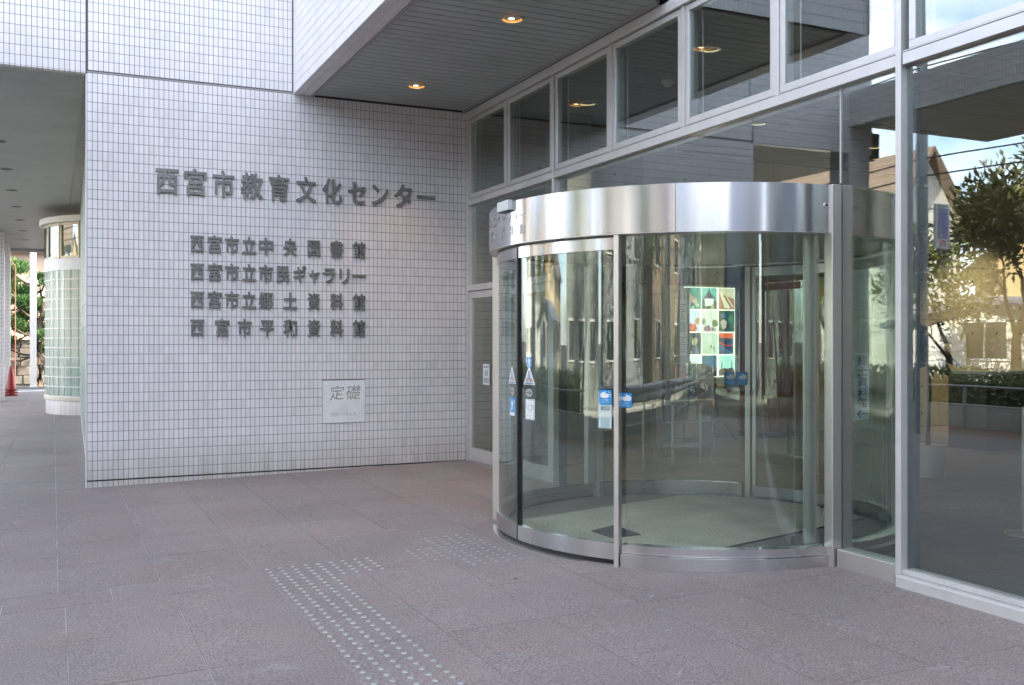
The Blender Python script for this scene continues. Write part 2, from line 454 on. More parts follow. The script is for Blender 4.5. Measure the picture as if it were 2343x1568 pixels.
# forecourt of granite slabs, laid to a slight fall; joints are real gaps over a mortar bed
forecourt = bpy.data.objects.new('forecourt_paving', None); col.objects.link(forecourt); forecourt['kind'] = 'structure'
bed = MB()
bed.add([(-5.0,-8,fz(-4.99)-0.0035),(XF,-8,-0.0035),(XF,34,-0.0035),(-5.0,34,fz(-4.99)-0.0035)], [(0,1,2,3)])
bed.add([(-5.0,-8,fz(-4.99)-0.010),(-5.0,34,fz(-4.99)-0.010),(-5.0,34,-0.4),(-5.0,-8,-0.4)], [(0,1,2,3)])
part(forecourt, 'mortar_bed', bed, M_JOINT)
ys = [34.4]
y = 11.03
down = [11.03, 10.30, 9.55, 8.80, 8.05, 7.30, 6.55, 6.18]
while down[-1] > -7.5: down.append(down[-1] - 0.74)
upy = [11.03 + 0.74 * k for k in range(1, 31)]
ygrid = sorted(down + upy)
slabs = []
PX = 0.585
for r in range(len(ygrid) - 1):
    y0, y1 = ygrid[r], ygrid[r+1]
    narrow = abs(y0 - 6.18) < 0.01
    off = 0.29 if narrow else (0.035 if y1 < 6.3 else 0.0)
    for k in range(-9, 9):
        x0, x1 = 0.03 + off + k * PX, 0.03 + off + (k + 1) * PX
        x0, x1 = max(x0, -5.0), min(x1, XF)
        if x1 - x0 > 0.03: slabs.append((x0, x1, y0, y1))
def slab_key(s):
    x, y = (s[0]+s[1])/2, (s[2]+s[3])/2
    f = sy*x + cy_*y; r = cy_*x - sy*y
    if f < 1.5: return 1e9
    u = CX + FPX*r/f; v = CY + FPX*1.5/f
    if u < -250 or u > 2600 or v > 1900: return 1e8 + f
    return f
slabs.sort(key=slab_key)
def slab_verts(mb, x0, x1, y0, y1, cx=0, cyy=0, cz=0, lift=0.0):
    g = 0.0022
    x0 += g; x1 -= g; y0 += g * 0.6; y1 -= g * 0.6
    P = [(x0,y0),(x1,y0),(x1,y1),(x0,y1)]
    lo = [(x-cx, y-cyy, fz(min(x, XF-1e-6)) - 0.012 - cz) for x, y in P]
    hi = [(x-cx, y-cyy, fz(min(x, XF-1e-6)) + lift - cz) for x, y in P]
    mb.add(lo + hi, [(4,5,6,7),(0,1,5,4),(1,2,6,5),(2,3,7,6),(3,0,4,7)])
rest = MB()
for i, (x0, x1, y0, y1) in enumerate(slabs):
    lift = random.uniform(-0.0008, 0.0008)
    if i < 290:
        m = MB(); cx, cyy = (x0+x1)/2, (y0+y1)/2
        slab_verts(m, x0, x1, y0, y1, cx, cyy, 0, lift)
        m.build('paving_slab', M_GRANITE, forecourt, (cx, cyy, 0))
    else: slab_verts(rest, x0, x1, y0, y1, lift=lift)
rest.build('paving_slab', M_GRANITE, forecourt, kind='stuff')

# brick pavers beyond the covered passage, with pale kerb line
pv = MB()
for i in range(34):
    for j in range(26):
        x0 = -5 + i * 0.21 + (j % 2) * 0.1; y0 = 34.0 + j * 0.11
        pv.box(x0 + .006, x0 + .204, y0 + .005, y0 + .105, -0.16, -0.105 + random.uniform(-.002, .002), skip='b')
pv.build('brick_pavement', principled('paver', (0.10, 0.10, 0.10), 0.85, island=0.25, noise=(9, .1), coords='World'), kind='structure')
MB().box(-5.2, 3.0, 33.86, 33.98, -0.3, -0.075).build('kerb', principled('kerb_concrete', (0.5, 0.5, 0.48), 0.8, noise=(5, .1), coords='World'), kind='structure')

# ================================================================== SIGN WALL (white tiles)
wall = thing('tiled_wall', 'white tiled wall carrying the large metal lettering and the foundation stone', 'wall', (XL, YW, 0))
TD = 0.007
back = MB()
back.box(XL, XF, YW + TD, YW + 0.25, -0.12, 4.205)
back.box(-1.90, XL - 0.002, YW + TD, YW + 0.12, 4.207, 10.6)
back.box(XL, XF + 0.1, YW + TD, YW + 0.25, 4.209, 10.6)
part(wall, 'grout_backing', back, M_GROUT)
def cell_px(x, z):          # projected size, for choosing the tiles that show largest
    f = sy * x + cy_ * YW
    return f
def skip_main(i, j):
    x0 = XL + i * 0.05
    return 2.76 < x0 < 3.26 and 0.49 < j * 0.1 + 0.001 < 0.99
cells = []
for j in range(42):
    for i in range(85):
        if not skip_main(i, j): cells.append((XL + i*0.05, j*0.1, 0.1))
cells_up = []
for j in range(20):
    for i in range(42): cells_up.append((XL + 0.008 + i*0.05, 4.228 + j*0.1, 0.1))
    for i in range(44): cells_up.append((XL - 0.012 - (i+1)*0.05, 4.228 + (j)*0.1 - 0.02, 0.1))
allc = [c for c in cells + cells_up]
def vis(c):
    x, z = c[0] + .025, c[1] + .05
    f = sy*x + cy_*YW; r = cy_*x - sy*YW
    u = CX + FPX*r/f; v = CY - FPX*(z-CAMH)/f
    return 0 < u < 2342 and 0 < v < 1300
allc.sort(key=lambda c: (0 if vis(c) else 1, sy*c[0] + cy_*YW))
h = TG / 2
tile_me = MB().box(h, .05-h, -0.0, TD, h, .1-h, skip='k').mesh('tile', M_TILE)
tf = MB()
for k, (x, z, hh) in enumerate(allc):
    if k < 295: link('tile', tile_me, wall, (x - XL, 0, z))
    else: tf.box(x + h, x + .05 - h, YW, YW + TD, z + h, z + .1 - h, skip='k')
for i in range(85):          # cut tiles below the base groove, disappearing into the sloping floor
    x = XL + i*0.05
    tf.box(x + h, x + .05 - h, YW, YW + TD, -0.115, -0.014, skip='k')
for i in range(44):           # tiles returning under the left block
    x = XL - 0.012 - (i+1)*0.05
    tf.box(x + h, x + .05 - h, YW, YW + 0.095, 4.196, 4.207)
f = tf.build('tile_field', M_TILE, wall, (-XL, -YW, 0), kind='stuff')
part(wall, 'joint_strip', MB().box(XL - .003, 2.44, YW + 0.001, YW + 0.01, 4.204, 4.216), principled('sealant', (0.36, 0.36, 0.35), 0.7))
part(wall, 'joint_strip', MB().box(XL - .010, XL + .004, YW - 0.001, YW + 0.012, 4.222, 6.3), principled('sealant_dark', (0.09, 0.09, 0.10), 0.7))
part(wall, 'corner_trim', MB().box(XL - 0.012, XL - 0.001, YW - 0.001, YW + 0.10, -0.1, 4.19), M_WHITE, bevel=0.003)
part(wall, 'base_groove', MB().box(XL, XF - .05, YW + 0.0005, YW + 0.006, -0.012, -0.001), principled('groove_dark', (0.03, 0.03, 0.03), 0.8))

# side face of the block: pale glass blocks seen at a very flat angle
side = thing('glass_block_wall', 'pale green glass block side wall running back beside the passage', 'wall', (0.40, 16, 0))
def gblock_mat():
    m, n, l, o = new_mat('glass_block')
    p = n.new('ShaderNodeBsdfPrincipled'); p.inputs['Base Color'].default_value = (0.45, 0.56, 0.50, 1); p.inputs['Roughness'].default_value = 0.12
    p.inputs['Specular IOR Level'].default_value = 0.8
    tr = n.new('ShaderNodeBsdfTranslucent'); tr.inputs[0].default_value = (0.93, 0.97, 0.93, 1)
    g = n.new('ShaderNodeNewGeometry')
    w = n.new('ShaderNodeTexWave'); w.inputs['Scale'].default_value = 9; w.inputs['Distortion'].default_value = 1.5; w.bands_direction = 'DIAGONAL'
    mpn = n.new('ShaderNodeMapping'); mpn.inputs['Scale'].default_value = (1, 1, 0.0)
    l.new(g.outputs['Position'], mpn.inputs[0]); l.new(mpn.outputs[0], w.inputs[0])
    b = n.new('ShaderNodeBump'); b.inputs['Strength'].default_value = 0.7; b.inputs['Distance'].default_value = 0.02
    l.new(w.outputs['Fac'], b.inputs['Height']); l.new(b.outputs[0], p.inputs['Normal'])
    mx = n.new('ShaderNodeMixShader'); mx.inputs[0].default_value = 0.35
    l.new(p.outputs[0], mx.inputs[1]); l.new(tr.outputs[0], mx.inputs[2]); l.new(mx.outputs[0], o.inputs[0])
    return m
M_GB = gblock_mat()
def xs(y): return XL + 0.02 + (y - 11.13) * 0.0165
sb = MB()
sb.hexa([(xs(11.13),11.14,-.2),(xs(11.13)+.2,11.14,-.2),(xs(21.4)+.2,21.4,-.2),(xs(21.4),21.4,-.2),
         (xs(11.13),11.14,4.18),(xs(11.13)+.2,11.14,4.18),(xs(21.4)+.2,21.4,4.18),(xs(21.4),21.4,4.18)])
part(side, 'mortar_core', sb, M_WHITE)
for j in range(13):
    for i in range(20):
        y0, z0 = 11.25 + i * 0.5, 0.12 + j * 0.30
        m = MB(); m.hexa([(xs(y0)-.012,y0,z0),(xs(y0)+.02,y0,z0),(xs(y0+.48)+.02,y0+.48,z0),(xs(y0+.48)-.012,y0+.48,z0),
                          (xs(y0)-.012,y0,z0+.285),(xs(y0)+.02,y0,z0+.285),(xs(y0+.48)+.02,y0+.48,z0+.285),(xs(y0+.48)-.012,y0+.48,z0+.285)])
        part(side, 'glass_block', m, M_GB)

# ================================================================== CURVED GLASS BLOCK BAY in the passage
BC = (1.84, 23.25); BR = 2.0
bay = thing('glass_block_bay', 'rounded bay of white glass blocks on a pale tiled plinth beside the passage', 'building bay', (BC[0], BC[1], -0.1))
m = MB().arc(BC, BR-.12, BR-.02, -100, 100, -0.12, 0.22); part(bay, 'plinth', m, M_TILE)
m = MB().arc(BC, BR-.14, BR+.012, -100, 100, 0.222, 0.29); part(bay, 'plinth_band', m, principled('cream_band', (0.55, 0.52, 0.42), 0.5))
nrow, bh = 13, 0.2
m = MB()
for j in range(nrow + 1): m.arc(BC, BR-.07, BR+.004, -100, 100, 0.287 + j*bh, 0.307 + j*bh, n=40)
part(bay, 'mortar_ring', m, M_WHITE, kind='stuff')
da = math.degrees(0.2 / BR)
for j in range(nrow):
    for i in range(18):
        a0 = -22 + i * da
        m = MB().arc(BC, BR-.06, BR-.008, a0 + .35, a0 + da - .35, 0.308 + j*bh, 0.286 + (j+1)*bh, n=2)
        part(bay, 'glass_block', m, M_GB)
m = MB()
for j in range(nrow): m.arc(BC, BR-.06, BR-.008, -100, -22, 0.304 + j*bh, 0.289 + (j+1)*bh, n=20)
for j in range(nrow): m.arc(BC, BR-.06, BR-.008, -22 + 18*da, 130, 0.304 + j*bh, 0.289 + (j+1)*bh, n=14)
part(bay, 'glass_block_field', m, M_GB, kind='stuff')
zt = 0.303 + nrow * bh
m = MB().arc(BC, BR-.12, BR, -100, 130, zt, zt + .22, n=60); part(bay, 'spandrel_band', m, M_WHITE)
for i in range(14):
    a0 = -100 + i * 16.5
    w_ = MB()
    w_.arc(BC, BR-.05, BR+.004, a0, a0+1.0, zt+.22, 3.86, n=1); w_.arc(BC, BR-.05, BR+.004, a0+14.4, a0+15.6, zt+.22, 3.86, n=1)
    w_.arc(BC, BR-.05, BR+.004, a0+1.0, a0+14.4, zt+.22, zt+.27, n=5); w_.arc(BC, BR-.05, BR+.004, a0+1.0, a0+14.4, 3.81, 3.86, n=5)
    wf = part(bay, 'window_frame', w_, principled('bronze_frame', (0.42, 0.38, 0.27), 0.4, 0.3))
    part(wf, 'pane', MB().arc(BC, BR-.03, BR-.02, a0+1.0, a0+14.4, zt+.27, 3.81, n=6), M_GLASS)
m = MB().arc(BC, BR-.5, BR+.10, -100, 130, 3.862, 3.98, n=70); part(bay, 'cap_ring', m, M_WHITE)
m = MB().arc(BC, 0.0, BR-.5, -180, 180, 3.90, 3.97, n=50, inner=False); part(bay, 'roof', m, M_WHITE)

# ================================================================== PASSAGE CEILING
pc = bpy.data.objects.new('passage_ceiling', None); col.objects.link(pc); pc['kind'] = 'structure'
PX0, PX1 = -2.3, 3.9
part(pc, 'ceiling_board', MB().box(PX0, PX1, YW + .26, 33.0, 4.235, 4.6), M_SLATGAP)
part(pc, 'ceiling_board', MB().box(-1.95, XL - .001, YW + .125, YW + .26, 4.236, 4.6), M_SLATGAP)
sl_me = MB().box(-1.9, XL-.02, 0, .068, 0, .014).mesh('slat', M_SLAT)
sl_me2 = MB().box(PX0, PX1, 0, .068, 0, .014).mesh('slat', M_SLAT)
k = 0; yy = YW + 0.105
st = MB()
while yy < 32.9:
    if yy < YW + .27: link('slat', sl_me, pc, (0, yy, 4.205))
    elif k < 140: link('slat', sl_me2, pc, (0, yy, 4.205))
    else: st.box(PX0, PX1, yy, yy + .068, 4.205, 4.219)
    yy += 0.078; k += 1
st.build('slat', M_SLAT, pc, kind='stuff')
part(pc, 'edge_trim', MB().box(XL - .02, XL + .012, YW + .12, 21.5, 4.185, 4.204), M_TRIM)
bm_ = thing('passage_beam', 'pale tiled beam closing the far end of the passage ceiling', 'beam', (-1, 33.1, 4.1))
part(bm_, 'beam_body', MB().box(-2.3, 3.9, 33.0, 33.35, 4.12, 4.7), principled('beam_paint', (0.42, 0.42, 0.42), 0.6))
for i in range(7):
    yv = 17.8 + 2.45 * (i - 1)
    d = thing('ceiling_downlight', ['', ''][0] or 'unlit dark recessed downlight', 'downlight', (-0.68, yv, 4.2), 'unlit downlights in the passage ceiling')
    d['label'] = ['unlit downlight in the passage ceiling, the one nearest the tiled wall corner', 'unlit round downlight, first dark spot at the edge of the passage ceiling',
                  'unlit round downlight, second dark spot along the passage ceiling', 'unlit round downlight, third dark spot along the passage ceiling',
                  'unlit round downlight, fourth dark spot along the passage ceiling', 'unlit round downlight, fifth dark spot along the passage ceiling',
                  'unlit round downlight nearest the far beam of the passage ceiling'][i]
    part(d, 'trim_ring', MB().arc((-0.68, yv), .085, .105, -180, 180, 4.197, 4.204, n=28), M_TRIM)
    part(d, 'recess', MB().arc((-0.68, yv), 0, .085, -180, 180, 4.199, 4.203, n=28, inner=False), M_BLACK)

# square tiled pillars along the open side of the passage
def pillar(x1, y0, w, lab, htop=4.2):
    t = thing('tiled_pillar', lab, 'pillar', (x1 - w/2, y0 + w/2, -.1), 'tiled pillars of the covered passage')
    part(t, 'core', MB().box(x1 - w + .006, x1 - .006, y0 + .006, y0 + w - .006, -.12, htop), M_GROUT)
    m = MB(); n = int(round(w / .05)); z0 = -.1
    nz_ = int(round((htop + .1) / .1))
    tile_boxes(m, (x1, y0, z0), (0,1,0), (0,0,1), (0.001,0,0), n, nz_, depth=1)
    tile_boxes(m, (x1-w, y0+.006, z0), (1,0,0), (0,0,1), (0,-1,0), n, nz_, depth=.006)
    tile_boxes(m, (x1-.006, y0, z0), (0,1,0), (0,0,1), (1,0,0), n, nz_, depth=.006)
    part(t, 'tile_cladding', m, M_TILE, kind='stuff')
    return t
pillar(-1.12, 28.1, .6, 'tiled pillar at the picture edge, nearer of the two beside the passage')
pillar(-1.10, 31.3, .6, 'tiled pillar behind the red cone at the end of the passage')
pillar(-1.45, YW + .01, .40, 'tiled pillar under the left end of the tiled block, seen in the glass')

# ================================================================== ENTRANCE CANOPY
CX0, CY0, CZ = 2.44, 6.70, 4.20
can = thing('entrance_canopy', 'deep white tiled canopy with a slatted grey soffit over the entrance', 'canopy', (3.5, 9, CZ))
part(can, 'core', MB().box(CX0 + TD, XF + .02, CY0 + TD, YW - .001, 4.262, 10.6), M_GROUT)
part(can, 'core', MB().box(CX0 + TD, CX0 + .2, CY0 + TD, YW - .001, 4.207, 4.262), M_GROUT)
m = MB()
ncy = int(round((YW - CY0) / .05))
tile_boxes(m, (CX0 + TD, YW - .003, CZ), (0,-1,0), (0,0,1), (-1,0,0), ncy, 20)
tile_boxes(m, (CX0, CY0 + TD, CZ), (1,0,0), (0,0,1), (0,-1,0), 43, 20)
# underside band: two rows of tiles lengthwise
tile_boxes(m, (CX0 + .001, CY0, 4.207), (0,1,0), (1,0,0), (0,0,-1), ncy, 2)
part(can, 'tile_cladding', m, M_TILE, kind='stuff')
part(can, 'soffit_backing', MB().box(CX0 + .2, XF + .02, CY0 + .1, YW - .001, 4.235, 4.262), M_SLATGAP)
part(can, 'edge_trim', MB().box(CX0 + .203, CX0 + .232, CY0 + .1, YW - .002, 4.19, 4.234), M_TRIM, bevel=.002)
part(can, 'edge_trim', MB().box(XF - .10, XF - .065, CY0 + .1, YW - .002, 4.188, 4.234), M_TRIM, bevel=.002)
part(can, 'edge_trim', MB().box(CX0 + .233, XF - .101, YW - .03, YW - .002, 4.192, 4.234), M_SLATGAP)
me = MB().box(CX0 + .235, XF - .102, .006, .1225, 0, .016).mesh('slat', M_SLAT)
yy = YW - .032 - .131; k = 0
while yy > CY0:
    link('slat', me, can, (-3.5, yy - 9, 0.006)); yy -= .1315

def downlight(name, lab, x, y, z, warm, lampcol, group, power=0.0):
    d = thing(name, lab, 'downlight', (x, y, z), group)
    part(d, 'trim_ring', MB().arc((x, y), .085, .104, -180, 180, z - .008, z + .002, n=32), M_STEELF)
    bowl = MB(); n = 28
    rs = [(.0845, -.004), (.080, .010), (.068, .022), (.0, .026)]
    for a, b in zip(rs[:-1], rs[1:]):
        vs = []
        for i in range(n):
            t = 2*math.pi*i/n
            vs += [(x + a[0]*math.cos(t), y + a[0]*math.sin(t), z + a[1]), (x + b[0]*math.cos(t), y + b[0]*math.sin(t), z + b[1])]
        bowl.add(vs, [(2*i, 2*i+1, 2*((i+1) % n)+1, 2*((i+1) % n)) for i in range(n)], None, True)
    part(d, 'reflector', bowl, warm)  # lamplight on the bowl is given as emission
    part(d, 'lamp', MB().cyl((x, y + .02), .026, z + .006, z + .022, 20), lampcol)
    if power:
        ld = bpy.data.lights.new('downlight_glow', 'SPOT'); ld.energy = power; ld.color = (1, .62, .3) if name == 'canopy_downlight' else (1, .78, .52); ld.spot_size = R(95); ld.spot_blend = .8; ld.shadow_soft_size = .05
        lo = bpy.data.objects.new('downlight_glow', ld); col.objects.link(lo); lo.parent = d; lo.location = (0, 0, -.03)
    return d
M_AMBER = emit_mat('amber_reflector_glow', (1.0, 0.40, 0.07), 0.27)
M_LAMP = emit_mat('lamp_glow', (1.0, 0.80, 0.45), 0.9)
M_CREAM = emit_mat('cream_reflector_glow', (1.0, 0.78, 0.42), 0.24)
downlight('canopy_downlight', 'lit amber downlight in the canopy soffit, the larger one above', 3.57, 7.65, 4.198, M_AMBER, M_LAMP, 'lit downlights in the canopy soffit', 9)
downlight('canopy_downlight', 'lit amber downlight in the canopy soffit above the lettering', 3.57, 10.1, 4.198, M_AMBER, M_LAMP, 'lit downlights in the canopy soffit', 9)

# ================================================================== OPPOSITE WALKWAY CANOPY (seen mirrored in the glass)
wk = thing('walkway_canopy', 'tiled walkway canopy with slatted underside mirrored in the right hand glass', 'canopy', (-2.8, 4, 4.6))
m = MB(); tile_boxes(m, (-1.45, -1, 4.58), (0,1,0), (0,0,1), (1,0,0), 241, 5, pv=.1)
part(wk, 'tile_cladding', m, M_TILE, kind='stuff')
part(wk, 'core', MB().box(-4.2, -1.452, -1, YW - .01, 4.62, 5.08), M_GROUT)
m = MB(); yy = -.9
while yy < YW - .2: m.box(-4.18, -1.5, yy, yy + .14, 4.575, 4.60); yy += .16
part(wk, 'slat', m, M_SLAT, kind='stuff')
for i, yv in enumerate((-.6,)):
    part(wk, 'post', MB().box(-3.0, -2.7, yv, yv + .3, -.2, 4.57), M_SASH)

# ================================================================== UPPER MASS OF THE LIBRARY over the glass front
lib = thing('library_building', 'unseen upper library block over the glass front, lengthened for its shade', 'building', (12, 2, 0))
part(lib, 'upper_storeys', MB().box(XF + .03, 24, -18, 31, 4.32, 10.6), principled('tile_far', (0.5, 0.5, 0.53), 0.4, noise=(1, .06), coords='World'))  # unseen; extended both ways to keep forecourt and passage end in shade

# ================================================================== GLASS FACADE
MOD = 1.12
fac = thing('glass_facade', 'silver framed glass entrance front with a row of upper sash windows', 'glass front', (XF, 5, 0))
my = [YW - .03 - MOD * k for k in range(0, 14)]          # window module lines
my[0] = YW - .035
ZT0, ZT1, ZH0, ZH1 = 3.065, 3.135, 4.10, 4.185
main = [my[0], YW - .03 - MOD*2, YW + .005 - MOD*6, YW - .03 - MOD*10]
MS, ME, MN = main[1], main[2], main[3]
ENDY = my[-1]
zsill = .085
for i, yv in enumerate(main):
    w = .042 if i else .055
    m = MB().box(XF - .04, XF + .024, yv - w/2, yv + w/2, -.06, ZH0 - .001)
    part(fac, 'mullion', m, M_SASH, bevel=.003)
    if i: part(fac, 'mullion_rib', MB().box(XF + .0245, XF + .12, yv - w/2 + .004, yv + w/2 - .004, 0, ZH0 - .001), principled('slate_rib', (.11, .135, .165), .45, .3))
for yv in my:
    if any(abs(yv - q) < .1 for q in main): continue
    part(fac, 'mullion', MB().box(XF - .034, XF + .10, yv - .022, yv + .022, ZT1 + .001, ZH0 - .001), M_SASH, bevel=.002)
ends = [YW - .002] + main[1:] + [ENDY]
for a, b in zip(ends[:-1], ends[1:]):        # transom and head in lengths between main mullions
    a2 = a - .030 if a != ends[0] else my[0] - .031
    part(fac, 'transom', MB().box(XF - .036, XF + .14, b + .0215, a2, ZT0, ZT1), M_SASH, bevel=.003)
    part(fac, 'transom_cap', MB().box(XF - .032, XF + .02, b + .0215, a2, ZT1 + .006, ZT1 + .012), M_SASH)
    part(fac, 'head', MB().box(XF - .062, XF + .14, b + .003, a - .003, ZH0, ZH1), M_SASH, bevel=.003)
# sash windows above the transom
for a, b in zip(my[:-1], my[1:]):
    y1, y0 = a - (.034 if any(abs(a - q) < .1 for q in main) else .028), b + (.034 if any(abs(b - q) < .1 for q in main) else .028)
    z0, z1 = ZT1 + .014, ZH0 - .008
    s = .048
    fr = MB().box(XF - .028, XF + .03, y0, y1, z0, z0 + s).box(XF - .028, XF + .03, y0, y1, z1 - s, z1)
    fr.box(XF - .028, XF + .03, y0, y0 + s, z0 + s, z1 - s).box(XF - .028, XF + .03, y1 - s, y1, z0 + s, z1 - s)
    w = part(fac, 'sash_window', fr, M_SASH, bevel=.003)
    part(w, 'pane', MB().box(XF - .016, XF - .006, y0 + s, y1 - s, z0 + s, z1 - s), M_GLASS)
    # thin inner stop bar behind the glass, along the left jamb
    part(w, 'glazing_stop', MB().box(XF + .07, XF + .078, y1 - s - .05, y1 - s - .042, z0 + s, z1 - s), M_SASH)
# large panes below the transom
DC = (XF, 6.44); RO, RG = 1.60, 1.52
DY0, DY1 = DC[1] - RO, DC[1] + RO
GX0, GX1 = XF + .010, XF + .022
def pane(y0, y1, z0, z1): part(fac, 'glass_pane', MB().box(GX0, GX1, y0, y1, z0, z1), M_GLASS)
pane(DY0 + .002, MS - .0215, 2.445, ZT0 - .001)
pane(ME + .0215, DY0 - .012, zsill + .03, ZT0 - .001)
pane(MN + .0215, ME - .0215, zsill + .01, ZT0 - .001)
pane(ENDY, MN - .0215, zsill + .01, ZT0 - .001)
part(fac, 'sealant_joint', MB().box(GX0 - .002, GX1 + .002, DY0 - .0115, DY0 + .0015, 2.45, ZT0 - .001), principled('clear_sealant', (.45, .44, .42), .4))
# sills
part(fac, 'sill', MB().box(XF - .045, XF + .09, ME + .0215, DY0 - .03, -.04, .115), M_STEELF, bevel=.003)
for a, b in ((MN + .0215, ME - .0215), (ENDY, MN - .0215)):
    part(fac, 'sill', MB().box(XF - .085, XF + .03, a, b, -.03, .062), M_SASH, bevel=.004)
    part(fac, 'glazing_bead', MB().box(XF - .03, XF + .06, a, b, .064, .092), M_SASH, bevel=.002)
# side doors between the tiled wall and the round entrance
zb0, zb1 = 2.035, 2.105
part(fac, 'door_transom', MB().box(XF - .05, XF + .06, MS + .0215, my[0] - .032, zb0, zb1), M_SASH, bevel=.003)
pane(MS + .03, my[0] - .032, zb1 + .001, ZT0 - .001)
for a, b in ((my[0] - .034, my[1] + .012), (my[1] - .012, MS + .031)):
    s = .085
    m = MB().box(XF - .03, XF + .02, b, b + s, .012, zb0 - .006).box(XF - .03, XF + .02, a - s, a, .012, zb0 - .006)
    m.box(XF - .03, XF + .02, b + s, a - s, .012, .16).box(XF - .03, XF + .02, b + s, a - s, zb0 - .09, zb0 - .006)
    d = part(fac, 'side_door', m, M_SASH, bevel=.002)
    part(d, 'pane', MB().box(XF - .010, XF + .002, b + s, a - s, .16, zb0 - .09), M_GLASS)
    part(d, 'bolt', MB().cyl((XF - .035, a - .15), .008, .05, .062, 8), M_STEELF)
part(fac, 'threshold', MB().box(XF - .06, XF + .04, MS + .03, my[0] - .034, -.02, .008), M_STEELF)
nt = thing('paper_notice', 'white paper notice taped inside the narrow side door glass', 'notice', (XF - .02, 10.1, 1.15))
p0 = on_x(1107, 858, XF - .012)
part(nt, 'sheet', MB().box(XF - .0135, XF - .012, p0.y - .16, p0.y + .03, .93, 1.17), principled('paper', (.72, .76, .8), .6))
m = MB()
for i, zz in enumerate((1.14, 1.125, 1.0, .985, .97, .955)): m.box(XF - .0145, XF - .0137, p0.y - .14, p0.y + .01, zz, zz + .006)
part(nt, 'printed_lines', m, principled('ink', (.06, .06, .07), .6))
part(nt, 'diagram', MB().box(XF - .0145, XF - .0137, p0.y - .12, p0.y - .02, 1.03, 1.10), principled('pale_ink', (.45, .5, .5), .6))

# ================================================================== ROUND ENTRANCE (stainless drum with curved sliding doors)
PA = 37.0
drum = thing('round_entrance', 'round glass entrance with curved doors under a broad curved stainless band', 'revolving door', (DC[0], DC[1], 0))
def cyl_hit(u, v, r):
    d = ray(u, v); a = d.x**2 + d.y**2
    b = -2*(d.x*DC[0] + d.y*DC[1]); c = DC[0]**2 + DC[1]**2 - r*r
    q = b*b - 4*a*c
    t = (-b - math.sqrt(max(q, 0))) / (2*a)
    p = d * t
    return math.degrees(math.atan2(-(p.y - DC[1]), -(p.x - DC[0]))), CAMH + d.z * t, t
HZ0, HZ1 = 2.13, 2.435
def seg(r0, r1, a0, a1, z0, z1, **k): return MB().arc(DC, r0, r1, a0, a1, z0, z1, **k)
# curved fascia in four sheets, inside half beyond the glass
for a0, a1 in ((-89.5, -30), (-29.9, 21.9), (22, 50.9), (51, 89.2)):
    part(drum, 'fascia_panel', seg(RO - .05, RO, a0, a1, HZ0, HZ1), M_STEEL)
part(drum, 'fascia_panel', seg(RO - .09, RO - .01, 91.2, 268.8, HZ0, HZ1 - .01), M_STEEL)
part(drum, 'roof_plate', seg(0, RO - .051, -180, 180, HZ1 - .02, HZ1 - .006, inner=False), M_STEELF)
cl = seg(0, RO - .12, -180, 180, HZ0 + .02, HZ0 + .034, inner=False)
part(drum, 'ceiling_panel', cl, principled('door_ceiling', (.68, .66, .58), .4, .2))
part(drum, 'soffit_ring', seg(RG - .06, RO - .001, -89, 89, HZ0 - .004, HZ0 - .0005), M_STEELF)
# posts
def post(ang, w=.06, dd=.085, r=RO - .02, z0=-.05):
    a = R(ang)
    c = Vector((DC[0] - r*math.cos(a), DC[1] - r*math.sin(a), 0)); rad = Vector((-math.cos(a), -math.sin(a), 0)); tan = Vector((math.sin(a), -math.cos(a), 0))
    P = [c - tan*w/2 - rad*dd/2, c + tan*w/2 - rad*dd/2, c + tan*w/2 + rad*dd/2, c - tan*w/2 + rad*dd/2]
    z1 = HZ0 - .0045
    m = MB().hexa([tuple(p + Vector((0,0,z0))) for p in P] + [tuple(p + Vector((0,0,z1))) for p in P])
    return part(drum, 'post', m, M_STEELF, bevel=.004)
post(-PA, .05, .06); post(PA, .034, .06, RO - .035)
post(180 - PA + 2, .05, .06, RG); post(180 + PA - 2, .05, .06, RG)
for yv, w in ((DY0 + .02, .075), (DY1 - .02, .075)):
    part(drum, 'jamb_post', MB().box(XF - .07, XF + .008, yv - w/2, yv + w/2, -.05, HZ1 + .004), M_STEELF, bevel=.004)
    part(drum, 'jamb_post', MB().box(XF + .024, XF + .10, yv - w/2, yv + w/2, 0, HZ1 + .004), M_STEELF, bevel=.004)
# base rings
for a0, a1 in ((PA + 1, 88), (-88, -PA - 1)):
    part(drum, 'base_ring', seg(RG - .04, RO - .012, a0, a1, -.05, .066), M_STEEL)
    part(drum, 'base_ring', seg(RG - .035, RO - .035, a0, a1, .069, .122), M_STEEL)
for a0, a1 in ((92, 180 - PA), (180 + PA, 268)):
    part(drum, 'base_ring', seg(RG - .05, RO - .03, a0, a1, 0, .125), M_STEEL)
part(drum, 'floor_track', seg(RG - .045, RG + .0, -PA - 14, PA, -.045, .010), M_BLACK)
part(drum, 'floor_track', seg(RG - .06, RG + .05, -PA, PA, -.05, -.024), M_STEELF)
# fixed curved glass
for a0, a1 in ((PA + 1.5, 86.5), (-87, -PA - 1.2), (93, 180 - PA - 1), (180 + PA + 1, 267)):
    z0 = .1225 if abs(a0) < 90 and abs(a1) < 90 else .126
    part(drum, 'curved_pane', seg(RG - .006, RG + .004, a0, a1, z0, HZ0 - .005), M_CGLASS)
part(drum, 'curved_jamb', seg(RG - .075, RG - .055, 84.0, 87.5, .125, HZ0 - .006), M_STEELF)
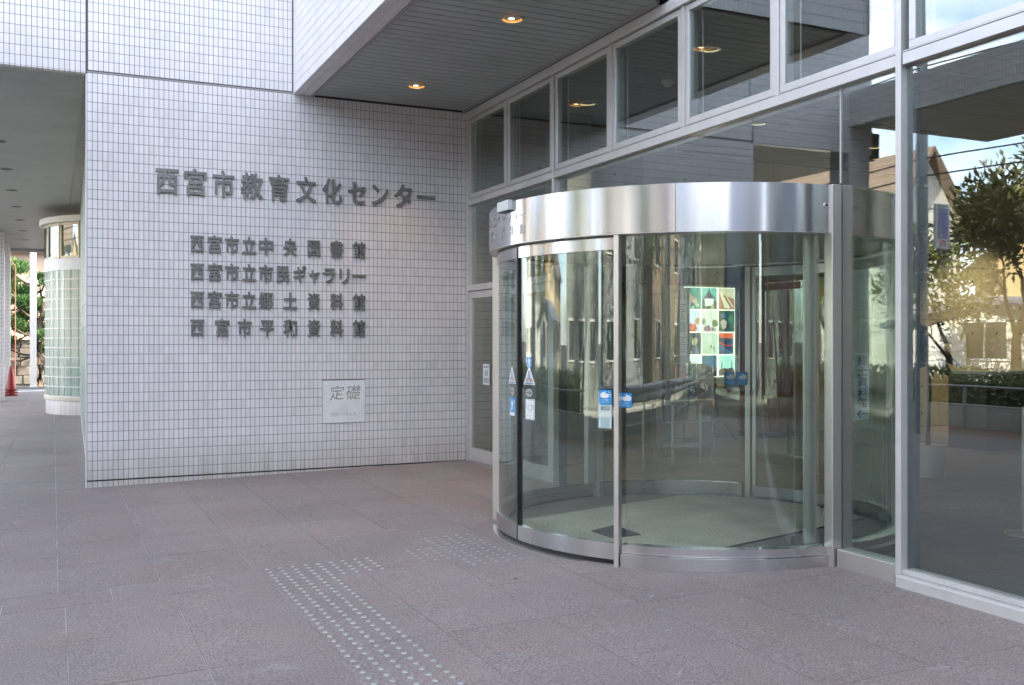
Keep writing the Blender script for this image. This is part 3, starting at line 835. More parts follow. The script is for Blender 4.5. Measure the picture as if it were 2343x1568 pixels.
# curved sliding leaves, meeting at the black rubber seam
SEAM = cyl_hit(1189, 900, RG)[0]
for n_, (a0, a1) in enumerate(((-PA - 14, SEAM - .35), (SEAM + .35, PA - 1.0))):
    rr = RG + .0 if n_ == 0 else RG + .0
    lf = part(drum, 'sliding_door', seg(rr - .018, rr + .022, a0, a1, .012, .118), M_STEEL, label=['left curved sliding door leaf', 'right curved sliding door leaf'][n_])
    part(lf, 'top_rail', seg(rr - .018, rr + .018, a0, a1, 2.035, HZ0 - .016), M_STEEL)
    part(lf, 'pane', seg(rr - .005, rr + .005, a0, a1, .1185, 2.0345), M_CGLASS)
part(drum, 'rubber_seam', seg(RG - .02, RG + .021, SEAM - .32, SEAM + .32, .015, HZ0 - .017, n=1), M_BLACK)
# inner leaves standing at the far side of the drum
for a0, a1 in ((180 - PA + 4, 179.2), (180.8, 180 + PA - 4)):
    lf = part(drum, 'sliding_door', seg(RG - .05, RG - .02, a0, a1, .012, .11), M_STEEL, label='inner curved sliding door leaf')
    part(lf, 'pane', seg(RG - .039, RG - .031, a0, a1, .111, 2.03), M_CGLASS)
    part(lf, 'top_rail', seg(RG - .05, RG - .02, a0, a1, 2.031, HZ0 - .02), M_STEEL)
    part(lf, 'stile', seg(RG - .05, RG - .02, a0 if a0 < 170 else a1 - 1.2, a0 + 1.2 if a0 < 170 else a1, .111, 2.03, n=2), M_STEELF)
# sensor box on the band
s0 = cyl_hit(1142, 470, RO)[0]; s1 = cyl_hit(1168, 470, RO)[0]
sn = thing('door_sensor', 'small grey motion sensor box mounted at the left of the stainless band', 'sensor', (DC[0] - RO, DC[1], 2.39))
sc_a = R((s0 + s1) / 2 + 1.5)
sr = Vector((-math.cos(sc_a), -math.sin(sc_a), 0)); stn = Vector((math.sin(sc_a), -math.cos(sc_a), 0)); scn = Vector((DC[0], DC[1], 0)) + sr * (RO - .004)
def radial_box(c, rad, tan, w, d0, d1, z0, z1):
    P = [c - tan*w/2 + rad*d0, c + tan*w/2 + rad*d0, c + tan*w/2 + rad*d1, c - tan*w/2 + rad*d1]
    return MB().hexa([tuple(p + Vector((0,0,z0))) for p in P] + [tuple(p + Vector((0,0,z1))) for p in P])
part(sn, 'housing', radial_box(scn, sr, stn, .19, 0, .04, 2.372, 2.445), principled('sensor_grey', (.55, .57, .57), .35, .2), bevel=.004)
part(sn, 'lens', radial_box(scn, sr, stn, .16, .008, .036, 2.366, 2.3715), M_BLACK)
# peep screw on the band
for uu, vv in ((1889, 470),):
    a_, z_, t_ = cyl_hit(uu, vv, RO); a_ = R(a_)
    rad = Vector((-math.cos(a_), -math.sin(a_), 0)); tan = Vector((math.sin(a_), -math.cos(a_), 0)); c0 = Vector((DC[0], DC[1], z_)) + rad * RO
    for nm, rr_, d0, mt in (('key_switch', .017, .008, M_STEELF), ('key_hole', .009, .0095, M_BLACK)):
        m = MB(); n = 18
        ring = [c0 + tan*rr_*math.cos(2*math.pi*i/n) + Vector((0,0,1))*rr_*math.sin(2*math.pi*i/n) for i in range(n)]
        m.add([tuple(p - rad*.002) for p in ring] + [tuple(p + rad*d0) for p in ring], [tuple(range(n)), tuple(range(2*n-1, n-1, -1))] + [(i, (i+1) % n, n+(i+1) % n, n+i) for i in range(n)])
        part(drum, nm, m, mt)
# raised characters on the band
def cylmap(th0, z0, r):
    def f(x, y, z):
        a = R(th0) + x / r
        rr = r + z
        return (DC[0] - rr*math.cos(a), DC[1] - rr*math.sin(a), z0 + y)
    return f
ta = cyl_hit(1124, 510, RO)[0]; tb = cyl_hit(1208, 491, RO)[0]
L_ = R(tb - ta) * RO
M_EMB = principled('raised_steel_letter', (.36, .36, .37), .32, .9)
for txt, zc, idx in (('市民ギャラリー', 2.296, range(7)), ('郷土資料館', 2.196, None)):
    n = len(txt)
    for i, ch in enumerate(txt):
        pt = L_ / 7 * i if n == 7 else [0, 1.35, 2.95, 4.4, 5.95][i] * L_ / 7
        mb = text_mb(ch, .078, (lambda f, pt: (lambda x, y, z: f(x + pt, y, z)))(cylmap(ta, zc, RO + .001), pt), extrude=.025, wx=.92)
        part(drum, 'raised_character', mb, M_EMB)

# ---- stickers on the curved glass
M_SBLUE = principled('sticker_blue', (.02, .30, .62), .35)
M_SWHITE = principled('sticker_white', (.80, .83, .84), .4)
M_SRED = principled('sticker_red', (.65, .05, .06), .4)
M_SINK = principled('sticker_ink', (.05, .05, .06), .5)
M_SDBL = principled('sticker_dark_blue', (.03, .12, .40), .4)
def curved_poly(pts, ac, zc, r, n=1):
    """flat outline (metres, centred) laid on the cylinder"""
    m = MB()
    xsv = [p[0] for p in pts]
    vs = [(DC[0] - r*math.cos(R(ac) + x/r), DC[1] - r*math.sin(R(ac) + x/r), zc + y) for x, y in pts]
    m.add(vs, [tuple(range(len(vs)))])
    return m
def rrect(w, h, c=.008, n=4):
    out = []
    for cx, cyy, a0 in ((w/2-c, h/2-c, 0), (-w/2+c, h/2-c, 90), (-w/2+c, -h/2+c, 180), (w/2-c, -h/2+c, 270)):
        for i in range(n+1):
            a = R(a0 + 90*i/n); out.append((cx + c*math.cos(a), cyy + c*math.sin(a)))
    return out
def shift(pts, dx, dy, s=1): return [(x*s+dx, y*s+dy) for x, y in pts]
RS = RG + .0056
def sticker(u, v, label, layers, texts=(), r=RS, kx=1.25, ky=.83):
    layers = [(nm, [(x*kx, y*ky) for x, y in pts], mt) for nm, pts, mt in layers]
    texts = [(txt, size*ky, x0*kx, y0*ky, mt, wx*kx/ky) for txt, size, x0, y0, mt, wx in texts]
    a_, z_, t_ = cyl_hit(u, v, r)
    t = thing('door_sticker', label, 'sticker', (DC[0] - r*math.cos(R(a_)), DC[1] - r*math.sin(R(a_)), z_))
    for i, (nm, pts, mt) in enumerate(layers):
        part(t, nm, curved_poly(pts, a_, z_, r + .0006*i), mt)
    for txt, size, x0, y0, mt, wx in texts:
        mb = text_mb(txt, size, cylmap(a_ + math.degrees(x0/r), z_ + y0, r + .0006*(len(layers)+1)), wx=wx, pitch=wx)
        part(t, 'print', mb, mt)
    return t
def disc(r, n=20, sx=1): return [(sx*r*math.cos(2*math.pi*i/n), r*math.sin(2*math.pi*i/n)) for i in range(n)]
walker = [(-.008,.0),(-.020,-.045),(-.010,-.045),(.0,-.012),(.010,-.045),(.020,-.045),(.009,.0),(.011,.02),(.018,.004),(.023,.006),(.012,.036),(-.010,.036),(-.023,.008),(-.018,.004),(-.010,.02)]
sticker(1210, 829, 'small blue sticker with a white walking figure, topmost on the door', [('backing', rrect(.052,.085), M_SBLUE), ('figure', shift(walker,0,-.002,.8), M_SWHITE), ('head', shift(disc(.006),0,.034), M_SWHITE)])
tri = [(-.062,-.062),(.062,-.062),(.062,-.056),(.005,.066),(-.005,.066),(-.062,-.056)]
def tri_st(u, v, lab, sx=1.0):
    sticker(u, v, lab, [('backing', [(x*sx*.95, y*1.2) for x, y in tri], M_SWHITE), ('arrow', [(-.004,-.03),(.004,-.03),(.004,.035),(.009,.035),(0,.052),(-.009,.035),(-.004,.035)], M_SDBL),
            ('base_line', [(-.045,-.066),(.045,-.066),(.045,-.060),(-.045,-.060)], M_SDBL)], [('自', .030, -.036, -.043, M_SRED, 1), ('動', .030, .008, -.043, M_SRED, 1)])
tri_st(1210, 861, 'white triangular automatic door sticker right of the black seam')
tri_st(1171, 859, 'white triangular automatic door sticker left of the black seam', .95)
arrow_r = [(-.028,-.003),(.012,-.003),(.004,-.012),(.010,-.015),(.026,0),(.010,.015),(.004,.012),(.012,.003),(-.028,.003)]
M_SGREY = principled('sticker_grey', (.35, .35, .33), .5)
sticker(1210, 899, 'round grey arrow sticker between the triangle and the white dog sign', [('disc', disc(.036), M_SGREY), ('arrow', arrow_r, M_SINK)])
sticker(1172, 895, 'round grey arrow sticker left of the black seam', [('disc', disc(.034), M_SGREY), ('arrow', [(-x, y) for x, y in arrow_r], M_SINK)])
sticker(1172, 930, 'blue sticker with a crossed white figure left of the black seam',
        [('backing', rrect(.088,.165), M_SBLUE), ('border', rrect(.076,.112), M_SWHITE), ('field', rrect(.070,.106), M_SBLUE), ('caption_panel', shift(rrect(.072,.028,.003),0,-.066), M_SWHITE),
         ('figure', shift(walker,0,.008,.95), M_SWHITE), ('cross_bar', [(-.034,-.048),(-.027,-.048),(.034,.048),(.027,.048)], M_SWHITE), ('head', shift(disc(.008),-.004,.040), M_SWHITE)])
heart = [(0.030*math.sin(t)**3*1.1, .001*(26*math.cos(t)-10*math.cos(2*t)-4*math.cos(3*t)-2*math.cos(4*t))) for t in [2*math.pi*i/40 for i in range(40)]]
sticker(1212, 937, 'white sticker with a heart shaped dog outline, lowest on the door',
        [('backing', rrect(.094,.175), M_SWHITE), ('border', rrect(.082,.160,.004), M_SINK), ('field', rrect(.079,.157,.004), M_SWHITE), ('heart_outline', shift(heart,0,.012,1.15), M_SINK), ('heart_field', shift(heart,0,.012,1.05), M_SWHITE),
         ('dog_outline', shift(disc(.020),.004,.018), M_SINK), ('dog_field', shift(disc(.0185),.004,.018), M_SWHITE), ('muzzle', shift(disc(.011),-.016,.012), M_SINK), ('muzzle_field', shift(disc(.0095),-.016,.012), M_SWHITE)],
        [('ほじょ犬', .012, -.026, -.058, M_SINK, 1.1)])
hand = [(-.02,-.012),(-.012,-.020),(.030,-.020),(.042,-.012),(.044,.010),(.034,.020),(.006,.030),(-.004,.026),(.010,.016),(-.016,.012),(-.032,.010),(-.032,.004),(-.014,.002),(-.030,-.002),(-.028,-.008)]
def hand_st(u, v, lab, flip=1, r=RS, s=1.0):
    lay = [('edge', shift(rrect(.105,.115,.014),0,0,s), M_SDBL), ('backing', shift(rrect(.100,.110,.013),0,0,s), M_SBLUE), ('hand', [(x*flip*s + .002, y*s + .014*s) for x, y in hand], M_SWHITE)]
    for dx, dy in ((-.036,.030),(-.042,.016),(-.028,.038),(-.040,.002)): lay.append(('motion_mark', shift(disc(.0038,10), dx*flip*s, (dy+.004)*s), M_SWHITE))
    return sticker(u, v, lab, lay, [('ドアの開閉に', .0125*s, -.038*s, -.026*s, M_SWHITE, 1), ('ご注意ください', .0125*s, -.044*s, -.044*s, M_SWHITE, 1)], r=r, kx=.9, ky=.85)
hand_st(1430, 916, 'blue hand warning sticker just right of the tall centre post')
hand_st(1385, 909, 'blue hand warning sticker left of the tall centre post', -1)
# white card behind the left hand sticker
a_, z_, t_ = cyl_hit(1391, 935, RG - .0065)
cd = thing('door_card', 'white vertical card on the door glass behind the centre post', 'card', (DC[0] - RG*math.cos(R(a_)), DC[1] - RG*math.sin(R(a_)), z_))
part(cd, 'sheet', curved_poly([(-.065,-.13),(.03,-.13),(.03,.11),(-.065,.11)], a_, z_, RS - .0003), principled('card_white', (.62, .72, .74), .5))
part(cd, 'print', text_mb('本日は', .03, cylmap(a_ - math.degrees(.05/RG), z_ - .01, RS + .0005), wx=.8, pitch=.8), M_SINK)
part(cd, 'strip', curved_poly([(.075,-.13),(.10,-.13),(.10,.11),(.075,.11)], a_, z_, RS - .0003), principled('card_white2', (.62, .72, .74), .5))
# stickers on the inner leaves
def inner_hand(u, v, lab):
    d = ray(u, v); a = d.x**2 + d.y**2; b = -2*(d.x*DC[0] + d.y*DC[1]); c = DC[0]**2 + DC[1]**2 - (RG-.045)**2
    t = (-b + math.sqrt(b*b - 4*a*c)) / (2*a); p = d*t; zc = CAMH + d.z*t
    t_ = thing('door_sticker', lab, 'sticker', (p.x, p.y, zc))
    th = math.degrees(math.atan2(-(p.y - DC[1]), -(p.x - DC[0])))
    r = RG - .045
    def cp(pts, k): return MB().add([(DC[0] - (r-k)*math.cos(R(th) - x/r), DC[1] - (r-k)*math.sin(R(th) - x/r), zc + y) for x, y in pts], [tuple(range(len(pts)))])
    part(t_, 'backing', cp(rrect(.10,.12,.012), 0), M_SBLUE); part(t_, 'hand', cp(shift(hand,0,.012), .0008), M_SWHITE)
inner_hand(1668, 866, 'blue hand sticker on the inner doors, left of a pair')
inner_hand(1697, 866, 'blue hand sticker on the inner doors, right of a pair')

# ---- ribbed mat across the drum floor
mat_ang = -15.0
u_ = Vector((math.cos(R(90+mat_ang-75.4-0)), 0, 0))
dm = Vector((math.sin(R(75.4)), math.cos(R(75.4)), 0)); dn = Vector((-dm.y, dm.x, 0))
def floor_pt(u, v, z=0.006):
    d = ray(u, v); t = (CAMH - z) / -d.z
    return Vector((d.x*t, d.y*t, z))
c3 = Vector((DC[0], DC[1], 0))
lo = (floor_pt(1700, 1245) - c3).dot(dn); hi = (floor_pt(1400, 1158) - c3).dot(dn)
matt = thing('entrance_mat', 'large ribbed grey mat covering the floor inside the round entrance', 'mat', (DC[0], DC[1], 0))
RM = RG - .09
def mat_mat():
    m, n, l, o = new_mat('ribbed_mat')
    p = n.new('ShaderNodeBsdfPrincipled'); p.inputs['Roughness'].default_value = .9; p.inputs['Specular IOR Level'].default_value = .2
    nt = n.new('ShaderNodeTexNoise'); nt.inputs['Scale'].default_value = 160; g = n.new('ShaderNodeNewGeometry')
    n2 = n.new('ShaderNodeTexNoise'); n2.inputs['Scale'].default_value = 2.5; n2.inputs['Detail'].default_value = 6
    r1 = n.new('ShaderNodeValToRGB'); r1.color_ramp.elements[0].color = (.40,.35,.28,1); r1.color_ramp.elements[1].color = (.80,.72,.60,1)
    l.new(g.outputs['Position'], nt.inputs[0]); l.new(g.outputs['Position'], n2.inputs[0]); l.new(nt.outputs['Fac'], r1.inputs[0])
    mr = n.new('ShaderNodeMapRange'); mr.inputs['From Min'].default_value = .3; mr.inputs['From Max'].default_value = .7; mr.inputs['To Min'].default_value = .8; mr.inputs['To Max'].default_value = 1.15
    l.new(n2.outputs['Fac'], mr.inputs[0]); vm = n.new('ShaderNodeVectorMath'); vm.operation = 'SCALE'
    l.new(r1.outputs[0], vm.inputs[0]); l.new(mr.outputs[0], vm.inputs['Scale']); l.new(vm.outputs[0], p.inputs['Base Color']); l.new(p.outputs[0], o.inputs[0])
    return m
M_MAT = mat_mat()
mb = MB(); N = 60; pts = []
for i in range(N + 1):
    s = lo + (hi - lo) * i / N; w = math.sqrt(max(RM*RM - s*s, 0)); pts.append((s, w))
top = [c3 + dn*s + dm*w + Vector((0,0,.010)) for s, w in pts] + [c3 + dn*s - dm*w + Vector((0,0,.010)) for s, w in reversed(pts)]
mb.add([tuple(p) for p in top] + [tuple(p - Vector((0,0,.012))) for p in top], [tuple(range(len(top)))] + [(i, len(top)+i, len(top)+(i+1) % len(top), (i+1) % len(top)) for i in range(len(top))])
part(matt, 'mat_base', mb, principled('mat_backing', (.10,.10,.09), .95))
rb = MB(); t_ = -RM
while t_ < RM:               # raised pile blocks in rows
    s = lo + .02
    while s < hi - .02:
        if s*s + t_*t_ < (RM-.03)**2:
            c = c3 + dn*s + dm*(t_ + (.0 if round((s-lo-.02)/.032) % 2 else .003)); a, b = dm*.0175, dn*.0135
            q = [c - a - b, c + a - b, c + a + b, c - a + b]
            rb.add([tuple(p + Vector((0,0,.010))) for p in q] + [tuple(p*1 + Vector((0,0,.0145))) for p in q], [(4,5,6,7),(0,1,5,4),(1,2,6,5),(2,3,7,6),(3,0,4,7)])
        s += .032
    t_ += .052
part(matt, 'ribs', rb, M_MAT, kind='stuff')
bar = MB(); w = math.sqrt(RM*RM - lo*lo)
p0_, p1_ = c3 + dn*(lo-.012) - dm*w*.99, c3 + dn*(lo-.012) + dm*w*.99
bar.hexa([tuple(q) for q in (p0_, p1_, p1_+dn*.010, p0_+dn*.010)] + [tuple(q + Vector((0,0,.013))) for q in (p0_, p1_, p1_+dn*.010, p0_+dn*.010)])
part(matt, 'edge_strip', bar, M_BLACK)
pl = thing('floor_plate', 'dark square plate lying on the mat behind the centre post', 'plate', tuple(floor_pt(1412, 1223, .016)))
q = [floor_pt(1352, 1216, .016), floor_pt(1400, 1231, .016), floor_pt(1465, 1224, .016), floor_pt(1405, 1203, .016)]
part(pl, 'plate', MB().hexa([tuple(p) for p in q] + [tuple(p + Vector((0,0,.006))) for p in q]), principled('dark_plate', (.07,.08,.09), .5))
# drum floor
part(drum, 'floor_disc', seg(0, RG - .06, -180, 180, -.006, .0055, inner=False), M_GRANITE)

# ================================================================== LETTERING on the tiled wall
def wx_(u, v=700): return on_y(u, v, YW).x
def wz_(u, v): return on_y(u, v, YW).z
def sign_line(label, chars, group):
    """chars: (character, left u, right u, v top, v bottom) in the 2342 px calibration"""
    x0 = wx_(chars[0][1]); t = thing('wall_sign', label, 'sign', (x0, YW - .02, chars[0][5]), group)
    for ch, ul, ur, vt, vb, zc, hgt in chars:
        xl, xr = wx_(ul), wx_(ur)
        vs, fs = glyph(ch, .05, .018)
        gx0, gx1 = min(v[0] for v in vs), max(v[0] for v in vs)
        gy0, gy1 = min(v[1] for v in vs), max(v[1] for v in vs)
        sx = (xr - xl) / (gx1 - gx0) if ch not in 'ー' else (xr - xl) / (gx1 - gx0)
        szz = hgt / .95
        mb = MB(); mb.add([(xl + (x - gx0)*sx, YW - .018 - z*.20, zc + (y - .375)*szz) for x, y, z in vs], fs)
        part(t, 'character', mb, M_LETTER)
        mbp = MB()
        for px_, pz_ in ((.3, .2), (.7, -.2)):
            xx = xl + (xr-xl)*px_; mbp.box(xx - .004, xx + .004, YW - .012, YW + .004, zc + pz_*hgt - .004, zc + pz_*hgt + .004)
    return t
def Z2(z): return 302.5 + z / 3.0988
TL = [(165,325),(368,525),(568,722),(768,925),(965,1110),(1158,1300),(1345,1480),(1525,1652),(1692,1812),(1852,1980),(2015,2140)]
zt_c = (wz_(357, 382) + wz_(357, 444)) / 2; zt_h = wz_(357, 382) - wz_(357, 444)
def row(txt, lefts, widths, zc, hgt):
    out = []
    for ch, l_, w_ in zip(txt, lefts, widths):
        out.append((ch, Z2(l_), Z2(l_ + w_), 0, 0, zc, hgt))
    return out
G_ = 'metal lettering on the tiled wall'
sign_line('large grey metal title lettering across the tiled wall', row('西宮市教育文化センター', [a for a, b in TL], [b - a for a, b in TL], zt_c, zt_h), G_)
z1c = (wz_(434, 537) + wz_(434, 578)) / 2; hs = wz_(434, 537) - wz_(434, 578)
A = [410,532,655,777,895,1068,1240,1400,1558]; WA = [98,103,100,98,100,97,88,92,90]
sign_line('first of the four smaller metal lettering rows, naming the central library', row('西宮市立中央図書館', A, WA, z1c, hs), G_)
sign_line('second smaller metal lettering row, ending in slanted katakana strokes', row('西宮市立市民ギャラリー', [410,532,655,777,895,1018,1140,1252,1350,1465,1555], [98,103,100,98,100,95,90,72,88,70,95], z1c - .3, hs), G_)
sign_line('third smaller metal lettering row, the one above the bottom row', row('西宮市立郷土資料館', A, WA, z1c - .6, hs), G_)
sign_line('bottom row of smaller metal lettering, evenly spaced characters', row('西宮市平和資料館', [410,585,745,905,1068,1240,1400,1558], [98,103,100,98,97,88,92,90], z1c - .9, hs), G_)

# foundation stone
fs_ = thing('foundation_stone', 'pale square foundation stone with engraved brush characters set in the tiled wall', 'plaque', (3.02, YW, .745))
part(fs_, 'slab', MB().box(2.773, 3.267, YW - .012, YW + .006, .503, .987), M_STONE, bevel=.004)
for ch, x0, sc_ in (('定', 2.845, .175), ('礎', 3.035, .175)):
    vs, fs2 = glyph(ch, .0, .006)
    mb = MB().add([(x0 + (x*1.0 + y*.10)*sc_, YW - .0128, .775 + (y + .06*x)*sc_) for x, y, z in vs], fs2)
    part(fs_, 'engraved_character', mb, M_ENGR)
mb = text_mb('昭和六十年三月', .044, lambda x, y, z: (2.865 + x, YW - .0128, .585 + y), wx=.9, pitch=.98)
part(fs_, 'engraved_date', mb, principled('engraved_pale', (.42, .43, .42), .5))

# ================================================================== TACTILE STUDS
stud_me = MB()
n = 12
prof = [(.0175, 0), (.0165, .0022), (.012, .0042), (.0, .005)]
for (r0, z0), (r1, z1) in zip(prof[:-1], prof[1:]):
    vs = []
    for i in range(n):
        a = 2*math.pi*i/n; vs += [(r0*math.cos(a), r0*math.sin(a), z0), (r1*math.cos(a), r1*math.sin(a), z1)]
    stud_me.add(vs, [(2*i, 2*((i+1) % n), 2*((i+1) % n)+1, 2*i+1) for i in range(n)], None, True)
stud_b = stud_me.mesh('stud', principled('steel_stud_dull', (0.36, 0.37, 0.365), 0.5, 0.5))
stud_me = stud_me.mesh('stud', M_STUD)
tp = thing('tactile_strip', 'long strip of steel guide studs running towards the viewer', 'tactile paving', (1.5, 6, fz(1.5)))
tq = thing('tactile_strip', 'smaller patch of steel guide studs before the round entrance', 'tactile paving', (2.6, 6.4, fz(2.6)))
def stud(parent, x, y):
    z = fz(x) + .0005
    L = parent.location
    link('stud', stud_me if parent is tp else stud_b, parent, (x - L.x + random.uniform(-.002,.002), y - L.y + random.uniform(-.002,.002), z - L.z))
SP = .0845
for r in range(34):
    for c in range(9):
        if c >= 5 and r >= 5: continue
        stud(tp, 1.275 + c*SP, 6.52 - r*SP)
for r in range(12):
    for c in range(-3, 5):
        if c < 0 and not (4 <= r <= 8): continue
        stud(tq, 2.52 + c*SP, 6.93 - r*SP)

# ================================================================== INTERIOR HALL
ifl = bpy.data.objects.new('interior_floor', None); col.objects.link(ifl); ifl['kind'] = 'structure'
m = MB()
yy = 12.1
while yy > -12:
    xx = XF + .12
    while xx < 20: m.box(xx + .002, xx + .583, yy - .598, yy - .002, -.02, -.001, skip='b'); xx += .585
    yy -= .60
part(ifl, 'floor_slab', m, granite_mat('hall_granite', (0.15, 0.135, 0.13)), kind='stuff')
part(ifl, 'screed', MB().box(XF + .005, 20.2, -12.2, 12.2, -.06, -.0205), M_JOINT)
M_CONC = principled('tan_concrete', (0.46, 0.40, 0.27), 0.7, noise=(1.4, .12), bump=(30, .15, .003), coords='World')
iw = bpy.data.objects.new('interior_wall', None); col.objects.link(iw); iw['kind'] = 'structure'; iw['label'] = 'tan concrete wall with small round tie holes inside the hall'
xx = XF + .10
k = 0
while xx < 20:
    for z0 in (0, .9, 1.8, 2.7, 3.6):
        part(iw, 'concrete_panel', MB().box(xx + .003, xx + 1.797, 12.12, 12.3, z0 + .003, min(z0 + .897, 4.18)), M_CONC)
    xx += 1.8
part(iw, 'backing', MB().box(XF - .1, 20, 12.3, 12.5, -.1, 4.2), M_SLATGAP)
m = MB(); xx = XF + .3
while xx < 20:
    for z0 in (.22, .67, 1.12, 1.57, 2.02, 2.47, 2.92, 3.37, 3.82):
        nn = 8; ring = [(xx + .018*math.cos(2*math.pi*i/nn), 12.118, z0 + .018*math.sin(2*math.pi*i/nn)) for i in range(nn)]
        m.add(ring, [tuple(range(nn))])
    xx += .6
part(iw, 'tie_hole', m, M_BLACK, kind='stuff')
part(iw, 'return_wall', MB().box(XF + .2, XF + .30, YW + .26, 12.11, 0, 4.18), M_CONC)
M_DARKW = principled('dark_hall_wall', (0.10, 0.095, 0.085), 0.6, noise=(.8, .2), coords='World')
ew = bpy.data.objects.new('interior_end_wall', None); col.objects.link(ew); ew['kind'] = 'structure'
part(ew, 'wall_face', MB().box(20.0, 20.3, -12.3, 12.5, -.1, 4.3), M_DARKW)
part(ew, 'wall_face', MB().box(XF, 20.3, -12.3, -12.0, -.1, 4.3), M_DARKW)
ic = bpy.data.objects.new('interior_ceiling', None); col.objects.link(ic); ic['kind'] = 'structure'
m = MB(); yy = 12.1
while yy > -12: m.box(XF + .2, 20, yy - .596, yy - .004, 4.195, 4.215); yy -= .6
part(ic, 'ceiling_panel', m, principled('hall_ceiling', (0.16, 0.16, 0.155), 0.6), kind='stuff')
part(ic, 'slab', MB().box(XF + .15, 20.2, -12.2, 12.4, 4.217, 4.31), M_SLATGAP)
for i, (x, y, lb) in enumerate(((5.62, 9.98, 'lit cream downlight inside the hall behind the third upper sash window'), (5.62, 7.63, 'lit cream downlight inside the hall, brightest, behind the fifth upper sash window'),
                   (10.6, 10.5, 'small lit cream downlight inside the hall low behind the clear pane right of the drum'), (8.1, 9.98, 'lit cream downlight inside the hall above the picture panel'),
                   (10.6, 5.4, 'lit cream downlight deep inside the hall near the potted palm'), (14.6, 11.0, 'added downlight brightening the tan concrete wall, left of two'), (17.0, 11.0, 'added downlight brightening the tan concrete wall, right of two'))):
    downlight('hall_downlight', lb, x, y, 4.19, M_CREAM, M_LAMP, 'lit downlights of the hall', 110 if x > 14 else 24)  # the pair over the tan wall is added to brighten it
av = thing('air_vent', 'slim black slot vent in the hall ceiling', 'vent', (9.2, 9.4, 4.19))
part(av, 'slot', MB().box(8.3, 10.6, 9.33, 9.45, 4.18, 4.194), M_BLACK)
part(av, 'rim', MB().box(8.25, 10.65, 9.30, 9.325, 4.18, 4.194), M_SASH)
sd_ = thing('smoke_detector', 'pale dome smoke detector on the hall ceiling behind the fourth upper window', 'smoke detector', (5.9, 8.75, 4.19))
part(sd_, 'base', MB().cyl((5.9, 8.75), .07, 4.165, 4.194, 20), M_WHITE)
part(sd_, 'dome', MB().cyl((5.9, 8.75), .03, 4.13, 4.165, 16, r2=.055), M_WHITE)

# back-lit panel of twelve pictures
LX0, LX1, LZ0, LZ1, LY = 8.36, 9.27, .90, 2.23, 11.98
lb = thing('picture_lightbox', 'glowing backlit panel of small colour pictures on the hall wall', 'light box', ((LX0+LX1)/2, LY, LZ0))
part(lb, 'casing', MB().box(LX0 - .03, LX1 + .03, LY + .001, LY + .13, LZ0 - .03, LZ1 + .03), M_SASH)
part(lb, 'diffuser', MB().box(LX0, LX1, LY - .008, LY, LZ0, LZ1), emit_mat('backlight', (1.0, 0.95, 0.78), 0.40))
def E(name, c, s=1.0): return MATS.get(name) or emit_mat(name, c, s)
pics = [
 [(.10,.42,.33), [((.35,.55,.16),(.55,.32,.22)), ((.62,.40,.13),(.75,.55,.35)), ((.25,.28,.12),(.62,.28,.25)), ((.75,.2,.12),(.55,.6,.4)), ((.45,.2,.1),(.03,.05,.08))]],
 [(.25,.62,.55), 'house'],
 [(.75,.70,.52), 'road'],
 [(.75,.80,.85), [((.15,.75,.14),(.04,.12,.06)), ((.85,.5,.16),(.62,.36,.04)), ((.3,.2,.25),(.75,.12,.05)), ((.6,.15,.2),(.8,.25,.05)), ((.12,.45,.13),(.7,.10,.05))]],
 [(.85,.88,.78), [((.1,.5,.16),(.35,.40,.28)), ((.85,.4,.2),(.25,.30,.18)), ((.3,.12,.2),(.45,.25,.35)), ((.7,.08,.16),(.55,.50,.45))]],
 [(.05,.16,.12), [((.3,.35,.2),(.65,.55,.5)), ((.75,.6,.2),(.08,.28,.14)), ((.55,.3,.12),(.03,.05,.05)), ((.3,.75,.13),(.10,.25,.45))]],
 [(.07,.10,.09), [((.6,.6,.2),(.55,.48,.32)), ((.3,.75,.12),(.15,.28,.12)), ((.25,.25,.2),(.02,.03,.03)), ((.7,.2,.2),(.25,.26,.30))]],
 [(.72,.80,.68), [((.5,.7,.2),(.80,.86,.74)), ((.4,.2,.25),(.65,.72,.55))]],
 [(.05,.13,.20), 'bridge'],
 [(.85,.92,.85), 'garden'],
 [(.10,.28,.38), 'harbour'],
 [(.62,.88,.80), 'towers']]
cw, ch_ = (LX1-LX0)/3, (LZ1-LZ0)/4
